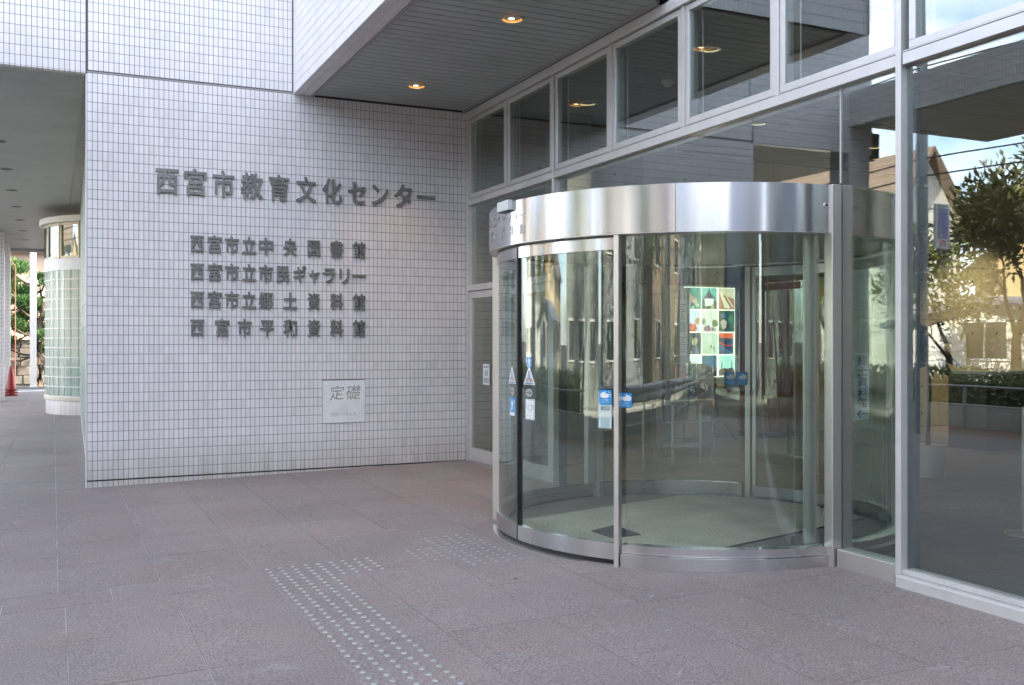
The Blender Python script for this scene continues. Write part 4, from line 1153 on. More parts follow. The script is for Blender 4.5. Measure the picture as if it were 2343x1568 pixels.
for idx, (bgc, item) in enumerate(pics):
    c, r = idx % 3, idx // 3
    gap = [.0, .016, .03][c] if r % 2 == 0 else [.012, .03, .012][c]
    x0, x1 = LX0 + c*cw + .008, LX0 + (c+1)*cw - .012 - (.022 if (c + r) % 3 == 1 else 0)
    z1, z0 = LZ1 - r*ch_ - .010, LZ1 - (r+1)*ch_ + .010
    W, H_ = x1 - x0, z1 - z0
    ps = part(lb, 'picture', MB().box(x0, x1, LY - .013, LY - .0085, z0, z1), E('pic%d' % idx, tuple(q**1.5 for q in bgc), .34))
    def poly(pts, colr, lay, nm='picture_patch'):
        m = MB().add([(x0 + px*W, LY - .0132 - lay*.0004, z0 + pz*H_) for px, pz in pts], [tuple(range(len(pts)))])
        key = 'pc%.2f_%.2f_%.2f' % colr
        part(ps, nm, m, E(key, tuple(q**1.35 for q in colr), .34))
    rnd = random.Random(idx)
    if isinstance(item, list):
        for li, ((px, pz, pr), colr) in enumerate(item):
            pts = []
            for i in range(11):
                a = 2*math.pi*i/11; q = pr*rnd.uniform(.7, 1.25)
                pts.append((min(1, max(0, px + q*math.cos(a))), min(1, max(0, pz + q*math.sin(a)))))
            poly(pts, colr, li + 1)
        for li in range(5):
            px, pz = rnd.uniform(.1,.9), rnd.uniform(.05,.6); q = rnd.uniform(.03,.07); cc = rnd.choice([(.04,.06,.05),(.75,.75,.65),(.3,.15,.12),(.12,.3,.12)])
            poly([(px-q,pz-q),(px+q,pz-q*.6),(px+q*.5,pz+q)], cc, 8+li)
    elif item == 'house':
        poly([(0,0),(1,0),(1,.35),(.8,.5),(0,.45)], (.08,.18,.12), 1); poly([(.2,.15),(.78,.15),(.8,.5),(.16,.5)], (.9,.92,.88), 2)
        poly([(.05,.5),(.95,.5),(.62,.72),(.45,.92),(.3,.7)], (.16,.13,.20), 3); poly([(.5,.0),(.85,.0),(.75,.3)], (.6,.55,.35), 4)
    elif item == 'road':
        poly([(0,0),(1,0),(1,.5),(0,.75)], (.50,.25,.15), 1); poly([(.05,.8),(.15,.8),(.75,.05),(.35,.05)], (.85,.80,.60), 2); poly([(.3,.8),(.36,.8),(.95,.1),(.85,.1)], (.78,.74,.55), 3)
    elif item == 'bridge':
        poly([(0,.78),(1,.74),(1,1),(0,1)], (.85,.22,.08), 1); poly([(0,.60),(.5,.42),(1,.45),(1,.40),(.5,.36),(0,.52)], (.75,.10,.06), 2); poly([(0,.5),(.9,.08),(.95,.0),(0,.1)], (.12,.22,.34), 3)
    elif item == 'garden':
        poly([(0,.25),(1,.25),(1,.58),(.5,.70),(0,.58)], (.70,.66,.52), 1); poly([(.05,.42),(.25,.50),(.45,.46),(.72,.50),(.95,.40),(.9,.30),(.1,.28)], (.22,.50,.10), 2)
        poly([(0,0),(1,0),(1,.14),(0,.16)], (.50,.07,.07), 3); poly([(0,.16),(1,.14),(1,.24),(0,.24)], (.05,.16,.05), 4)
        for q in (.3,.5,.7): poly([(q-.02,.14),(q+.02,.14),(q+.02,.4),(q-.02,.4)], (.10,.08,.04), 5)
    elif item == 'harbour':
        poly([(0,0),(1,0),(1,.3),(0,.3)], (.02,.05,.07), 1)
        for q in range(9): poly([(q*.11,.27+.02*(q%3)),(q*.11+.07,.27),(q*.11+.07,.33),(q*.11,.34)], (.55,.55,.45) if q % 2 else (.2,.2,.18), 2)
        poly([(0,.42),(1,.42),(1,.30),(0,.30)], (.10,.16,.18), 1)
    elif item == 'towers':
        poly([(0,0),(1,0),(1,.32),(.75,.42),(.6,.36),(.3,.40),(0,.30)], (.16,.12,.08), 1)
        for q in (.18, .82): poly([(q-.035,.3),(q+.035,.3),(q+.02,.72),(q-.02,.72)], (.08,.10,.06), 2)
        poly([(0,0),(1,0),(1,.08),(0,.05)], (.70,.70,.62), 3)
part(lb, 'shelf_rail', MB().box(LX0 - .05, LX1 + .05, LY - .05, LY + .02, LZ0 - .09, LZ0 - .065), M_SASH)
# easel-like stand under the light box
ea = thing('display_stand', 'slim dark stand with splayed legs below the picture panel', 'stand', (8.75, 11.7, 0))
part(ea, 'pole', MB().tube([(8.75, 11.7, .3), (8.75, 11.75, .82)], .02), M_BLACK)
for dx, dy in ((-.22, -.15), (.22, -.15), (0, .22)): part(ea, 'leg', MB().tube([(8.75, 11.7, .34), (8.75 + dx, 11.7 + dy, .01)], .012), M_BLACK)

M_WOOD = principled('brown_wood', (0.30, 0.115, 0.035), 0.4, noise=(6, .25, (3, 3, .3)), coords='World')
wp = thing('wood_cabinet', 'tall orange brown wooden cabinet beside the glowing picture panel', 'cabinet', (9.75, 11.8, 0))
part(wp, 'body', MB().box(9.42, 10.22, 11.62, 12.10, .08, 2.36), M_WOOD, bevel=.004)
part(wp, 'plinth', MB().box(9.45, 10.19, 11.65, 12.05, 0, .079), M_BLACK)
for i in range(2): part(wp, 'door', MB().box(9.43 + i*.395, 9.815 + i*.395, 11.60, 11.619, .12, 2.32), M_WOOD, bevel=.003)
for i in range(2): part(wp, 'handle', MB().box(9.79 + i*.04, 9.80 + i*.04, 11.58, 11.599, 1.1, 1.3), M_STEELF)
cb = thing('reception_counter', 'long dark counter with a pale top deep in the hall', 'counter', (12.5, 9.5, 0))
part(cb, 'front', MB().box(11.0, 14.5, 9.0, 9.6, 0, 1.0), principled('counter_front', (.12,.10,.09), .5), bevel=.005)
part(cb, 'top', MB().box(10.9, 14.6, 8.92, 9.65, 1.002, 1.04), M_STONE, bevel=.004)
for i, (x, y, w, lab) in enumerate(((5.75, 10.7, .42, 'grey square column inside the hall behind the left of the drum'), (7.25, 11.2, .5, 'dark grey column inside the hall left of the notice boards'), (11.4, 7.4, .6, 'broad grey column inside the hall right of the cabinet'))):
    t = thing('hall_column', lab, 'column', (x, y, 0), 'columns in the hall')
    part(t, 'shaft', MB().box(x - w/2, x + w/2, y - w/2, y + w/2, .1, 4.19), principled('column_grey', (.27,.29,.28), .4, noise=(2,.06), coords='World'), bevel=.01)
    part(t, 'base', MB().box(x - w/2 - .01, x + w/2 + .01, y - w/2 - .01, y + w/2 + .01, 0, .1), M_STEELF)
nb_ = thing('notice_board', 'pale notice board with small papers on a dark stand', 'notice board', (7.75, 11.5, 0))
part(nb_, 'board', MB().box(7.42, 8.12, 11.50, 11.54, 1.15, 2.15), principled('board_grey', (.42,.43,.42), .6))
part(nb_, 'frame', MB().box(7.40, 8.14, 11.49, 11.55, 1.12, 1.149).box(7.40, 8.14, 11.49, 11.55, 2.151, 2.18), M_SASH)
rnd = random.Random(3)
for i in range(8):
    x0, z0 = 7.47 + (i % 4)*.16, 1.2 + (i//4)*.46
    sh = part(nb_, 'paper', MB().box(x0, x0 + .12, 11.494, 11.4985, z0 + rnd.uniform(0,.05), z0 + .36), principled('paper_%d' % (i % 3), [(.75,.76,.74),(.6,.68,.72),(.72,.7,.58)][i % 3], .6))
    m = MB()
    for q in range(7): m.box(x0 + .012, x0 + .10 - .02*(q % 3), 11.4925, 11.4935, z0 + .08 + q*.034, z0 + .09 + q*.034)
    part(sh, 'print_lines', m, M_SINK)
for dx in (.08, .62): part(nb_, 'leg', MB().tube([(7.42 + dx, 11.52, 0), (7.42 + dx, 11.52, 1.12)], .012), M_BLACK)
sh = thing('leaflet_rack', 'low rack of coloured leaflets in front of the notice board', 'leaflet rack', (7.6, 10.9, 0))
part(sh, 'rack_frame', MB().box(7.2, 8.05, 10.85, 11.1, .0, .06).box(7.2, 7.23, 10.85, 11.1, .06, 1.1).box(8.02, 8.05, 10.85, 11.1, .06, 1.1), M_SASH)
for r in range(3):
    part(sh, 'shelf', MB().box(7.231, 8.019, 10.87, 11.09, .35 + r*.28, .37 + r*.28), M_SASH)
    for c in range(5):
        part(sh, 'leaflet', MB().box(7.25 + c*.152, 7.38 + c*.152, 10.95, 10.965, .372 + r*.28, .57 + r*.28), principled('leaflet_%d' % ((r*2+c) % 5), [(.10,.12,.40),(.5,.12,.10),(.15,.35,.16),(.65,.6,.45),(.35,.42,.45)][(r*2+c) % 5], .5))
# low steel rails inside
for i, (xa, ya, xb, yb, lab) in enumerate(((5.95, 9.3, 6.9, 9.55, 'low steel guard rail inside the hall behind the drum'),)):
    t = thing('guard_rail_indoor', lab, 'rail', ((xa+xb)/2, (ya+yb)/2, 0))
    for q in (0, .5, 1): part(t, 'post', MB().cyl((xa + (xb-xa)*q, ya + (yb-ya)*q), .02, 0, .72, 12), M_STEELF)
    part(t, 'top_bar', MB().tube([(xa, ya, .73), (xb, yb, .73)], .022), M_STEELF)
# vertical direction plate on the drum glass just inside the clear pane
DSA, DSZ, _t = cyl_hit(1972, 885, RG + .006)
vp_ = thing('direction_sign', 'pale green vertical sign with five black characters and a left arrow', 'sign', (DC[0] - RG*math.cos(R(DSA)), DC[1] - RG*math.sin(R(DSA)), DSZ))
W, H_ = .165, .44
part(vp_, 'plate', MB().add([(DC[0] - (RG+.0065)*math.cos(R(DSA) + x/RG), DC[1] - (RG+.0065)*math.sin(R(DSA) + x/RG), DSZ + z) for x in (-W/2, -W/4, 0, W/4, W/2) for z in (-H_/2, H_/2)], [(2*i, 2*i+2, 2*i+3, 2*i+1) for i in range(4)]), principled('sign_green', (.80,.92,.87), .5))
cm = cylmap(DSA, DSZ, RG + .0085)
for i, ch in enumerate('郷土資料館'):
    s = .070
    vs, fs = glyph(ch, 0, .018)
    part(vp_, 'character', MB().add([cm((x - .5)*s*1.6, H_/2 - .012 - (i + 1)*s + (y + .12)*s, 0) for x, y, z in vs], fs), M_SINK)
zc = -H_/2 + .04
part(vp_, 'arrow', MB().add([cm(x, zc + z, 0) for x, z in ((-.062,0),(-.02,.026),(-.012,.020),(-.040,.003),(.06,.003),(.06,-.003),(-.040,-.003),(-.012,-.020),(-.02,-.026))], [(0,1,2,3),(3,4,5,6),(0,3,6),(0,6,7,8)]), M_SINK)
# rope stand foot at the right edge
bs = floor_pt(2345, 1220, .01)
st_ = thing('belt_stand', 'round steel foot of a belt stand inside at the right edge', 'stand', (bs.x, bs.y, 0))
part(st_, 'foot', MB().cyl((bs.x, bs.y), .15, 0, .012, 28).cyl((bs.x, bs.y), .15, .012, .03, 28, r2=.05), M_STEELF)
part(st_, 'post', MB().cyl((bs.x, bs.y), .025, .03, .95, 14), M_STEELF)

# ================================================================== PLANTS
M_LEAF = principled('leaf_dark', (0.115, 0.118, 0.035), 0.4, island=.45)
M_LEAF2 = principled('leaf_yellow_green', (0.12, 0.15, 0.03), 0.45, island=.4)
M_GREEN = principled('leaf_green', (0.05, 0.10, 0.03), 0.45, island=.5)
M_PINE = principled('pine_needle', (0.065, 0.15, 0.04), 0.55, island=.4)
M_BARK = principled('bark', (0.10, 0.075, 0.055), 0.85, noise=(8, .3, (1, 1, .3)), bump=(25, .5, .01), coords='World')
def leaves(mb, c, rad, n, size, rnd, narrow=.35, up=0.3, shell=.55):
    for _ in range(n):
        d = Vector((rnd.gauss(0,1), rnd.gauss(0,1), rnd.gauss(0,1))).normalized()
        q = rnd.uniform(shell, 1.0)
        p = Vector(c) + Vector((d.x*rad[0], d.y*rad[1], d.z*rad[2])) * q
        ax = (d + Vector((rnd.uniform(-.8,.8), rnd.uniform(-.8,.8), rnd.uniform(-.4,.8) + up))).normalized()
        sd2 = ax.cross(Vector((rnd.uniform(-1,1), rnd.uniform(-1,1), rnd.uniform(-1,1)))).normalized()
        L = size * rnd.uniform(.6, 1.25); w = L * narrow / 2
        nrm = ax.cross(sd2) * L * .10
        mb.add([tuple(p), tuple(p + ax*L*.45 + sd2*w - nrm), tuple(p + ax*L), tuple(p + ax*L*.45 - sd2*w - nrm)], [(0,1,2,3)])
def limb(mb, p, d, L, r, rnd, depth, tips):
    pts = [Vector(p)]; rr = [r]; dd = Vector(d).normalized()
    for i in range(4):
        dd = (dd + Vector((rnd.uniform(-.22,.22), rnd.uniform(-.22,.22), rnd.uniform(-.05,.18)))).normalized()
        pts.append(pts[-1] + dd*L/4); rr.append(r*(1 - .13*(i+1)))
    mb.tube(pts, rr, 7)
    if depth == 0: tips.append(pts[-1]); return
    for k in range(rnd.choice((2,3))):
        a = rnd.uniform(0, 6.28); nd = (dd + Vector((math.cos(a), math.sin(a), rnd.uniform(.0,.5)))*.75).normalized()
        limb(mb, pts[-1 if k else -2], nd, L*.68, rr[-1]*.75, rnd, depth-1, tips)
def broad_tree(label, x, y, h, cr, seed, mat, nl=70, size=.20, group='broadleaf trees along the street', z0=-.25):
    rnd = random.Random(seed); t = thing('broadleaf_tree', label, 'tree', (x, y, z0), group)
    tb = MB(); tips = []
    limb(tb, (x, y, z0), (0, 0, 1), h*.38, h*.028, rnd, 3, tips)
    part(t, 'trunk', tb, M_BARK)
    lv = MB()
    for p in tips:
        leaves(lv, p, (cr*.36, cr*.36, cr*.30), nl, size, rnd, shell=.2)
    for _ in range(14):
        a = rnd.uniform(0, 6.28); q = cr*rnd.uniform(.2, .95)
        leaves(lv, (x + q*math.cos(a), y + q*math.sin(a), z0 + h*rnd.uniform(.48, .92)), (cr*.33,)*3, nl, size, rnd, shell=.3)
    part(t, 'crown', lv, mat, kind='stuff')
    return t
def pine(label, x, y, seed):
    rnd = random.Random(seed); t = thing('garden_pine', label, 'pine tree', (x, y, -.2), 'cloud pruned pines beyond the passage')
    tb = MB(); pts = [(x,y,-.2),(x+.1,y,.6),(x-.12,y,1.5),(x+.15,y,2.5),(x,y,3.7)]
    tb.tube(pts, [.17,.15,.12,.09,.04], 9); lv = MB()
    for k in range(14):
        z = .9 + 3.0*k/13; a = k*2.4 + rnd.uniform(-.3,.3); L = (1.75 - z*.22)*rnd.uniform(.6,1.05)
        e = (x + L*math.cos(a), y + L*math.sin(a)*.7, z + .12)
        tb.tube([(x + .02, y, z-.25), ((x+e[0])/2, (y+e[1])/2, z-.18), e], [.055,.045,.02], 6)
        for q in range(3):
            c = (e[0] + rnd.uniform(-.35,.35), e[1] + rnd.uniform(-.3,.3), e[2] + .08 + rnd.uniform(-.05,.12))
            leaves(lv, c, (.45,.40,.20), 620, .13, rnd, narrow=.22, up=.9, shell=.1)
    part(t, 'trunk', tb, M_BARK); part(t, 'crown', lv, M_PINE, kind='stuff')
    return t
def bush(name, label, cat, box, mat, n, size, seed, group=None):
    rnd = random.Random(seed); x0,x1,y0,y1,z0,z1 = box
    t = thing(name, label, cat, ((x0+x1)/2, (y0+y1)/2, z0), group)
    lv = MB()
    for _ in range(n):
        p = Vector((rnd.uniform(x0,x1), rnd.uniform(y0,y1), rnd.uniform(z0,z1)))
        leaves(lv, p, (.08,.08,.06), 5, size, rnd, narrow=.45)
    part(t, 'foliage', lv, mat, kind='stuff')
    part(t, 'stems', MB().box(x0+.15, x1-.15, y0+.1, y1-.1, z0 - .05, z0 + (z1-z0)*.7), principled('hedge_core', (.02,.03,.012), .9))
    return t

# indoor palm behind the main mullion
pc2 = on_y(2122, 780, 7.6)
pm = thing('indoor_palm', 'dark potted palm inside the hall behind the main mullion', 'potted plant', (pc2.x, 7.6, 0))
part(pm, 'pot', MB().cyl((pc2.x, 7.6), .14, 0, .34, 20, r2=.18), principled('pot_white', (.5,.5,.48), .4))
part(pm, 'stem', MB().tube([(pc2.x, 7.6, .3), (pc2.x + .02, 7.6, .9), (pc2.x, 7.6, 1.5)], [.03,.025,.015]), M_BARK)
rnd = random.Random(11); lv = MB()
for k in range(44):
    a = rnd.uniform(0, 6.28); z = rnd.uniform(1.15, 1.6); L = rnd.uniform(.22, .38)
    d = Vector((math.cos(a), math.sin(a), 0)); sdv = Vector((-d.y, d.x, 0))*.018
    p = Vector((pc2.x, 7.6, z)); q = p + d*L*.55 + Vector((0,0,.05)); e = p + d*L + Vector((0,0,-.14))
    lv.add([tuple(p), tuple(q + sdv), tuple(e), tuple(q - sdv)], [(0,1,2),(0,2,3)])
part(pm, 'leaves', lv, principled('palm_leaf', (.01,.03,.012), .4), kind='stuff')

M_DRY = principled('dry_leaf', (.09, .055, .03), .8)
for u, v, lab in ((103, 1026, 'tiny dry leaf on the passage paving, nearest the wall corner'), (48, 928, 'tiny dry leaf far down the passage paving'), (1180, 1330, 'small dry leaf on the paving near the guide studs before the entrance'), (1790, 1311, 'small dark leaf at the foot of the stainless base ring')):
    q = floor_pt(u, v, fz(2) + .004); zq = fz(q.x) + .004
    t = thing('fallen_leaf', lab, 'leaf', (q.x, q.y, zq))
    part(t, 'blade', MB().add([(q.x-.022,q.y,zq),(q.x,q.y-.009,zq+.006),(q.x+.025,q.y+.004,zq+.001),(q.x+.002,q.y+.012,zq+.008)], [(0,1,3),(1,2,3)]), M_DRY)

# ================================================================== BEYOND THE PASSAGE
pine('cloud pruned green pine left of the white post beyond the passage', -1.75, 40.2, 5)
pine('cloud pruned green pine right of the white post, close to the glass block bay', -.45, 39.3, 8)
wp2 = thing('white_post', 'tall square white post standing at the end of the passage', 'post', (-1.35, 36.4, -.2))
a_ = ray(76); px_ = a_.x/a_.y*36.4
part(wp2, 'shaft', MB().box(px_ - .095, px_ + .095, 36.3, 36.49, -.2, 6.2), M_WHITE, bevel=.01)
part(wp2, 'foot', MB().box(px_ - .13, px_ + .13, 36.26, 36.53, -.2, -.09), principled('foot_grey', (.4,.4,.4), .7))
sw = thing('stone_wall', 'low grey stone garden wall behind the pine trees', 'wall', (0, 41.5, -.2))
rnd = random.Random(4); m_s = principled('field_stone', (0.20, 0.19, 0.175), 0.85, island=.3, noise=(4,.25), coords='World')
for r in range(5):
    x0 = -6.0 + (r % 2)*.3
    while x0 < 4.5:
        w = rnd.uniform(.38,.62); d0 = rnd.uniform(0,.04)
        part(sw, 'stone', MB().box(x0 + .01, x0 + w - .01, 41.3 - d0, 41.6, -.2 + r*.34 + .008, -.2 + (r+1)*.34 - .008), m_s, bevel=.02)
        x0 += w
part(sw, 'mortar', MB().box(-6.2, 4.7, 41.33, 41.7, -.3, 1.49), principled('mortar_grey', (.14,.14,.13), .9))
# stacked red traffic cones
cpos = on_y(25, 900, 30.9)
for k in range(3):
    t = thing('traffic_cone', ['red traffic cone at the bottom of the stack', 'red traffic cone in the middle of the stack', 'red traffic cone on top of the stack, its full height showing'][k], 'traffic cone', (cpos.x, 31.0, fz(cpos.x) + .002 + k*.075), 'stacked red traffic cones')
    z = fz(cpos.x) + .002 + k*.075
    M_CONE = principled('cone_red', (.24,.012,.018), .4)
    part(t, 'base', MB().box(cpos.x - .17, cpos.x + .17, 30.81, 31.19, z, z + .035), M_CONE, bevel=.01)
    part(t, 'cone_body', MB().cyl((cpos.x, 31.0), .13, z + .035, z + .68, 24, r2=.03, cap=(k == 2)), M_CONE)
wn_ = thing('wire_post', 'thin red pole standing left of the white post beyond the passage', 'pole', (-1.9, 38.3, -.2))
a_ = ray(35); xx = a_.x/a_.y*38.3
part(wn_, 'shaft', MB().tube([(xx, 38.3, -.2), (xx, 38.3, 4.0), (xx - .2, 38.3, 4.35), (xx - .6, 38.3, 4.4)], .016), principled('pole_red', (.30,.07,.06), .5))
pr = thing('bamboo_prop', 'yellowish bamboo pole propping the left pine', 'prop', (-1.5, 38.6, -.2))
part(pr, 'stick', MB().tube([(-1.95, 38.4, -.2), (-1.35, 38.7, 1.9)], .045), principled('bamboo', (.34,.36,.14), .6))

def window_at(parent, x0, x1, y, z0, z1, face):
    pass
def house(label, x0, x1, y0, y1, he, hr, wall_c, roof_c, ridge='y', cat='house', group='houses across the street', wins=3):
    """gabled house with real openings: windows on the +x and -y faces"""
    t = thing('house', label, cat, ((x0+x1)/2, (y0+y1)/2, -.2), group)
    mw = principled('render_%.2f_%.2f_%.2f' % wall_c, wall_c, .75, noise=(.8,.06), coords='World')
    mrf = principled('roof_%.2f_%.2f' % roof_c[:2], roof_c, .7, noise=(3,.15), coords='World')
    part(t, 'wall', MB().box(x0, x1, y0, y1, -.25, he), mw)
    o = .45
    g = MB(); rf = MB()
    if ridge == 'y':
        xm = (x0+x1)/2
        g.add([(x0,y0,he),(x1,y0,he),(xm,y0,hr),(x0,y1,he),(x1,y1,he),(xm,y1,hr)], [(0,1,2),(5,4,3),(0,2,5,3),(1,4,5,2)])
        dz = (hr-he)/((x1-x0)/2)*o
        for xe, s in ((x0-o,-1),(x1+o,1)):
            rf.hexa([(xe,y0-o,he-dz),(xm,y0-o,hr),(xm,y1+o,hr),(xe,y1+o,he-dz)] + [(xe,y0-o,he-dz+.16),(xm,y0-o,hr+.16),(xm,y1+o,hr+.16),(xe,y1+o,he-dz+.16)])
        nrows = 14
        for i in range(nrows):
            q = i/nrows; xa = x1+o + (xm-x1-o)*q; za = he-dz + (hr-he+dz)*q + .16
            xb = x1+o + (xm-x1-o)*(q+1/nrows); zb = he-dz + (hr-he+dz)*(q+1/nrows) + .16
            rf.hexa([(xa,y0-o,za),(xb,y0-o,zb),(xb,y1+o,zb),(xa,y1+o,za)] + [(xa,y0-o,za+.05),(xb,y0-o,zb+.01),(xb,y1+o,zb+.01),(xa,y1+o,za+.05)])
    else:
        ym = (y0+y1)/2
        g.add([(x0,y0,he),(x0,y1,he),(x0,ym,hr),(x1,y0,he),(x1,y1,he),(x1,ym,hr)], [(0,2,1),(3,4,5),(0,3,5,2),(1,2,5,4)])
        dz = (hr-he)/((y1-y0)/2)*o
        for ye in (y0-o, y1+o):
            rf.hexa([(x0-o,ye,he-dz),(x1+o,ye,he-dz),(x1+o,ym,hr),(x0-o,ym,hr)] + [(x0-o,ye,he-dz+.16),(x1+o,ye,he-dz+.16),(x1+o,ym,hr+.16),(x0-o,ym,hr+.16)])
    part(t, 'gable', g, mw); part(t, 'roof', rf, mrf)
    mf = M_WHITE; mg = MATS.get('house_glass') or principled('house_glass', (.03,.04,.05), .05, spec=.9)
    floors = max(1, int((he + .2) // 2.7))
    for fl in range(floors):
        zb = .9 + fl*2.7
        for k in range(wins):
            yc = y0 + (y1-y0)*(k+.5)/wins; w = min(1.5, (y1-y0)/wins*.5)
            f = part(t, 'window', MB().box(x1, x1+.06, yc-w/2, yc-w/2+.06, zb, zb+1.1).box(x1, x1+.06, yc+w/2-.06, yc+w/2, zb, zb+1.1).box(x1, x1+.06, yc-w/2+.06, yc+w/2-.06, zb, zb+.06).box(x1, x1+.06, yc-w/2+.06, yc+w/2-.06, zb+1.04, zb+1.1).box(x1, x1+.05, yc-.025, yc+.025, zb+.06, zb+1.04), mf)
            part(f, 'pane', MB().box(x1+.005, x1+.02, yc-w/2+.06, yc+w/2-.06, zb+.06, zb+1.04), mg)
        for k in range(2):
            xc = x0 + (x1-x0)*(k+.5)/2; w = min(1.4, (x1-x0)/2*.45)
            f = part(t, 'window', MB().box(xc-w/2, xc-w/2+.06, y0-.06, y0, zb, zb+1.1).box(xc+w/2-.06, xc+w/2, y0-.06, y0, zb, zb+1.1).box(xc-w/2+.06, xc+w/2-.06, y0-.06, y0, zb, zb+.06).box(xc-w/2+.06, xc+w/2-.06, y0-.06, y0, zb+1.04, zb+1.1), mf)
            part(f, 'pane', MB().box(xc-w/2+.06, xc+w/2-.06, y0-.02, y0-.005, zb+.06, zb+1.04), mg)
    return t
house('pale orange house behind the pines beyond the passage', -9, 6, 46, 54, 5.4, 8, (.62,.46,.36), (.16,.16,.17), 'x', group='houses behind the stone wall')
# ------------------------------------------------------------------ the street mirrored in the glass
house('white gabled house with steep brown shingle roof mirrored beside the mullion', -18.9, -15.5, 24.0, 32, 5.4, 7.7, (.78,.76,.70), (.20,.155,.12))
house('ochre house with low eaves mirrored behind the broadleaf tree', -28, -22, 19.5, 26.0, 4.0, 5.9, (.55,.42,.24), (.16,.13,.11), 'x')
house('low white garage building mirrored behind the tree trunk', -18, -13.6, 15.8, 21.5, 1.9, 2.5, (.76,.76,.74), (.20,.20,.22), 'x', wins=1)
house('dark grey rendered house mirrored in the curved doors', -21, -14.4, 5.0, 12.0, 5.0, 6.6, (.25,.28,.27), (.20,.20,.22))  # walls darkened to dim their reflection in the curved doors
house('dark slate two storey house across the street', -22, -15, -4.5, 4.0, 5.6, 7.6, (.25,.27,.29), (.12,.10,.09), 'x')  # wall colour lowered so the door glass mirrors less light
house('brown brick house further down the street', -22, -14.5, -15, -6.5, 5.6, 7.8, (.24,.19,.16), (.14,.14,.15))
house('pale yellow house at the street corner behind the viewer', -13, -5.5, -30, -23, 5.6, 7.6, (.74,.64,.40), (.13,.12,.12), 'x')
house('blue grey apartment house added behind the viewer to darken the steel band', -4.0, 4.2, -31, -21, 12.5, 14.0, (.26,.29,.36), (.12,.13,.16), 'x')  # unseen block, made tall and dark to grey the steel band's reflections
house('narrow white house beside the pale yellow house', -22, -16, -30, -22, 8.2, 9.8, (.80,.78,.74), (.25,.10,.08))

# garage shutter slats on the white house
gd = thing('garage_shutter', 'white slatted shutter on the low white garage', 'shutter', (-13.5, 20.3, .7))
for k in range(14): part(gd, 'slat', MB().box(-13.53, -13.49, 19.2, 21.2, -.15 + k*.13, -.03 + k*.13), M_WHITE)
M_RAILP = principled('rail_paint', (.42,.42,.41), .5)
broad_tree('large dark broadleaf tree mirrored at the right edge of the glass', -9.4, 14.55, 5.9, 2.1, 21, M_LEAF, 210, .21)
broad_tree('yellow green broadleaf tree mirrored beside the hanging shop sign', -11.2, 17.7, 4.6, 1.7, 22, M_LEAF2, 60, .22)
broad_tree('tall dark tree across the road from the viewer', -10.5, 2.5, 7.0, 2.6, 23, M_LEAF, 70, .25)
broad_tree('bushy green tree in front of the dark slate house', -8.6, -1.2, 7.2, 2.3, 27, M_GREEN, 110, .22)
broad_tree('bushy green tree in front of the dark grey rendered house', -8.9, 7.6, 6.8, 2.1, 28, M_GREEN, 100, .22)
broad_tree('bushy green tree by the near end of the guard rail', -8.2, -10.5, 7.0, 2.3, 29, M_GREEN, 110, .22)
broad_tree('dark tree beside the brown brick house', -11, -6.5, 7.5, 2.6, 24, M_LEAF, 70, .25)
broad_tree('olive tree by the corner behind the viewer', -5.0, -15.5, 7.5, 2.4, 25, M_LEAF2, 70, .25)
broad_tree('dark tree in front of the blue grey house', 1.5, -17.5, 7.0, 2.2, 26, M_LEAF, 70, .25)
bush('hedge', 'clipped green hedge in the roadside planter', 'hedge', (-7.6, -6.6, 7.5, 24, .1, .85), principled('hedge_leaf', (.21, .23, .07), .5, island=.4), 5200, .10, 31)
plw = thing('planter_wall', 'low pale concrete planter wall edging the forecourt', 'planter', (-6.5, 14, -.2))
for k in range(9): part(plw, 'concrete_block', MB().box(-6.55, -6.35, 6.0 + k*2.0 + .006, 7.994 + k*2.0, -.28, .22), principled('planter_concrete', (.60,.59,.55), .8, noise=(3,.12), coords='World'), bevel=.01)
rl = thing('pipe_railing', 'white pipe railing in front of the hedge', 'railing', (-6.15, 12, -.2))
for k in range(8): part(rl, 'post', MB().cyl((-6.15, 7.0 + k*1.5), .03, -.25, .62, 10), M_RAILP)
for z in (.25, .60): part(rl, 'rail', MB().tube([(-6.15, 6.9, z), (-6.15, 17.6, z)], .02), M_RAILP)
M_GALV = principled('galvanised_rail', (.50,.52,.55), .4, .3)
gr = thing('road_guard_rail', 'pale grey ribbed steel guard rail along the road', 'guard rail', (-5.7, -5, -.2))
prof = [(0,.42),(.05,.46),(.05,.52),(0,.56),(.05,.60),(.05,.66),(0,.70)]
m = MB(); vs = []
for (dx, z) in prof: vs += [(-5.75 + dx, -16, z), (-5.75 + dx, 5.2, z)]
for (dx, z) in prof: vs += [(-5.753 + dx - .006, -16, z), (-5.753 + dx - .006, 5.2, z)]
n = len(prof)
m.add(vs, [(2*i, 2*i+2, 2*i+3, 2*i+1) for i in range(n-1)] + [(2*(n+i), 2*(n+i)+1, 2*(n+i)+3, 2*(n+i)+2) for i in range(n-1)])
part(gr, 'beam', m, M_GALV)
for k in range(10): part(gr, 'post', MB().cyl((-5.86, -15.5 + k*2.25), .055, -.28, .75, 12), M_GALV)

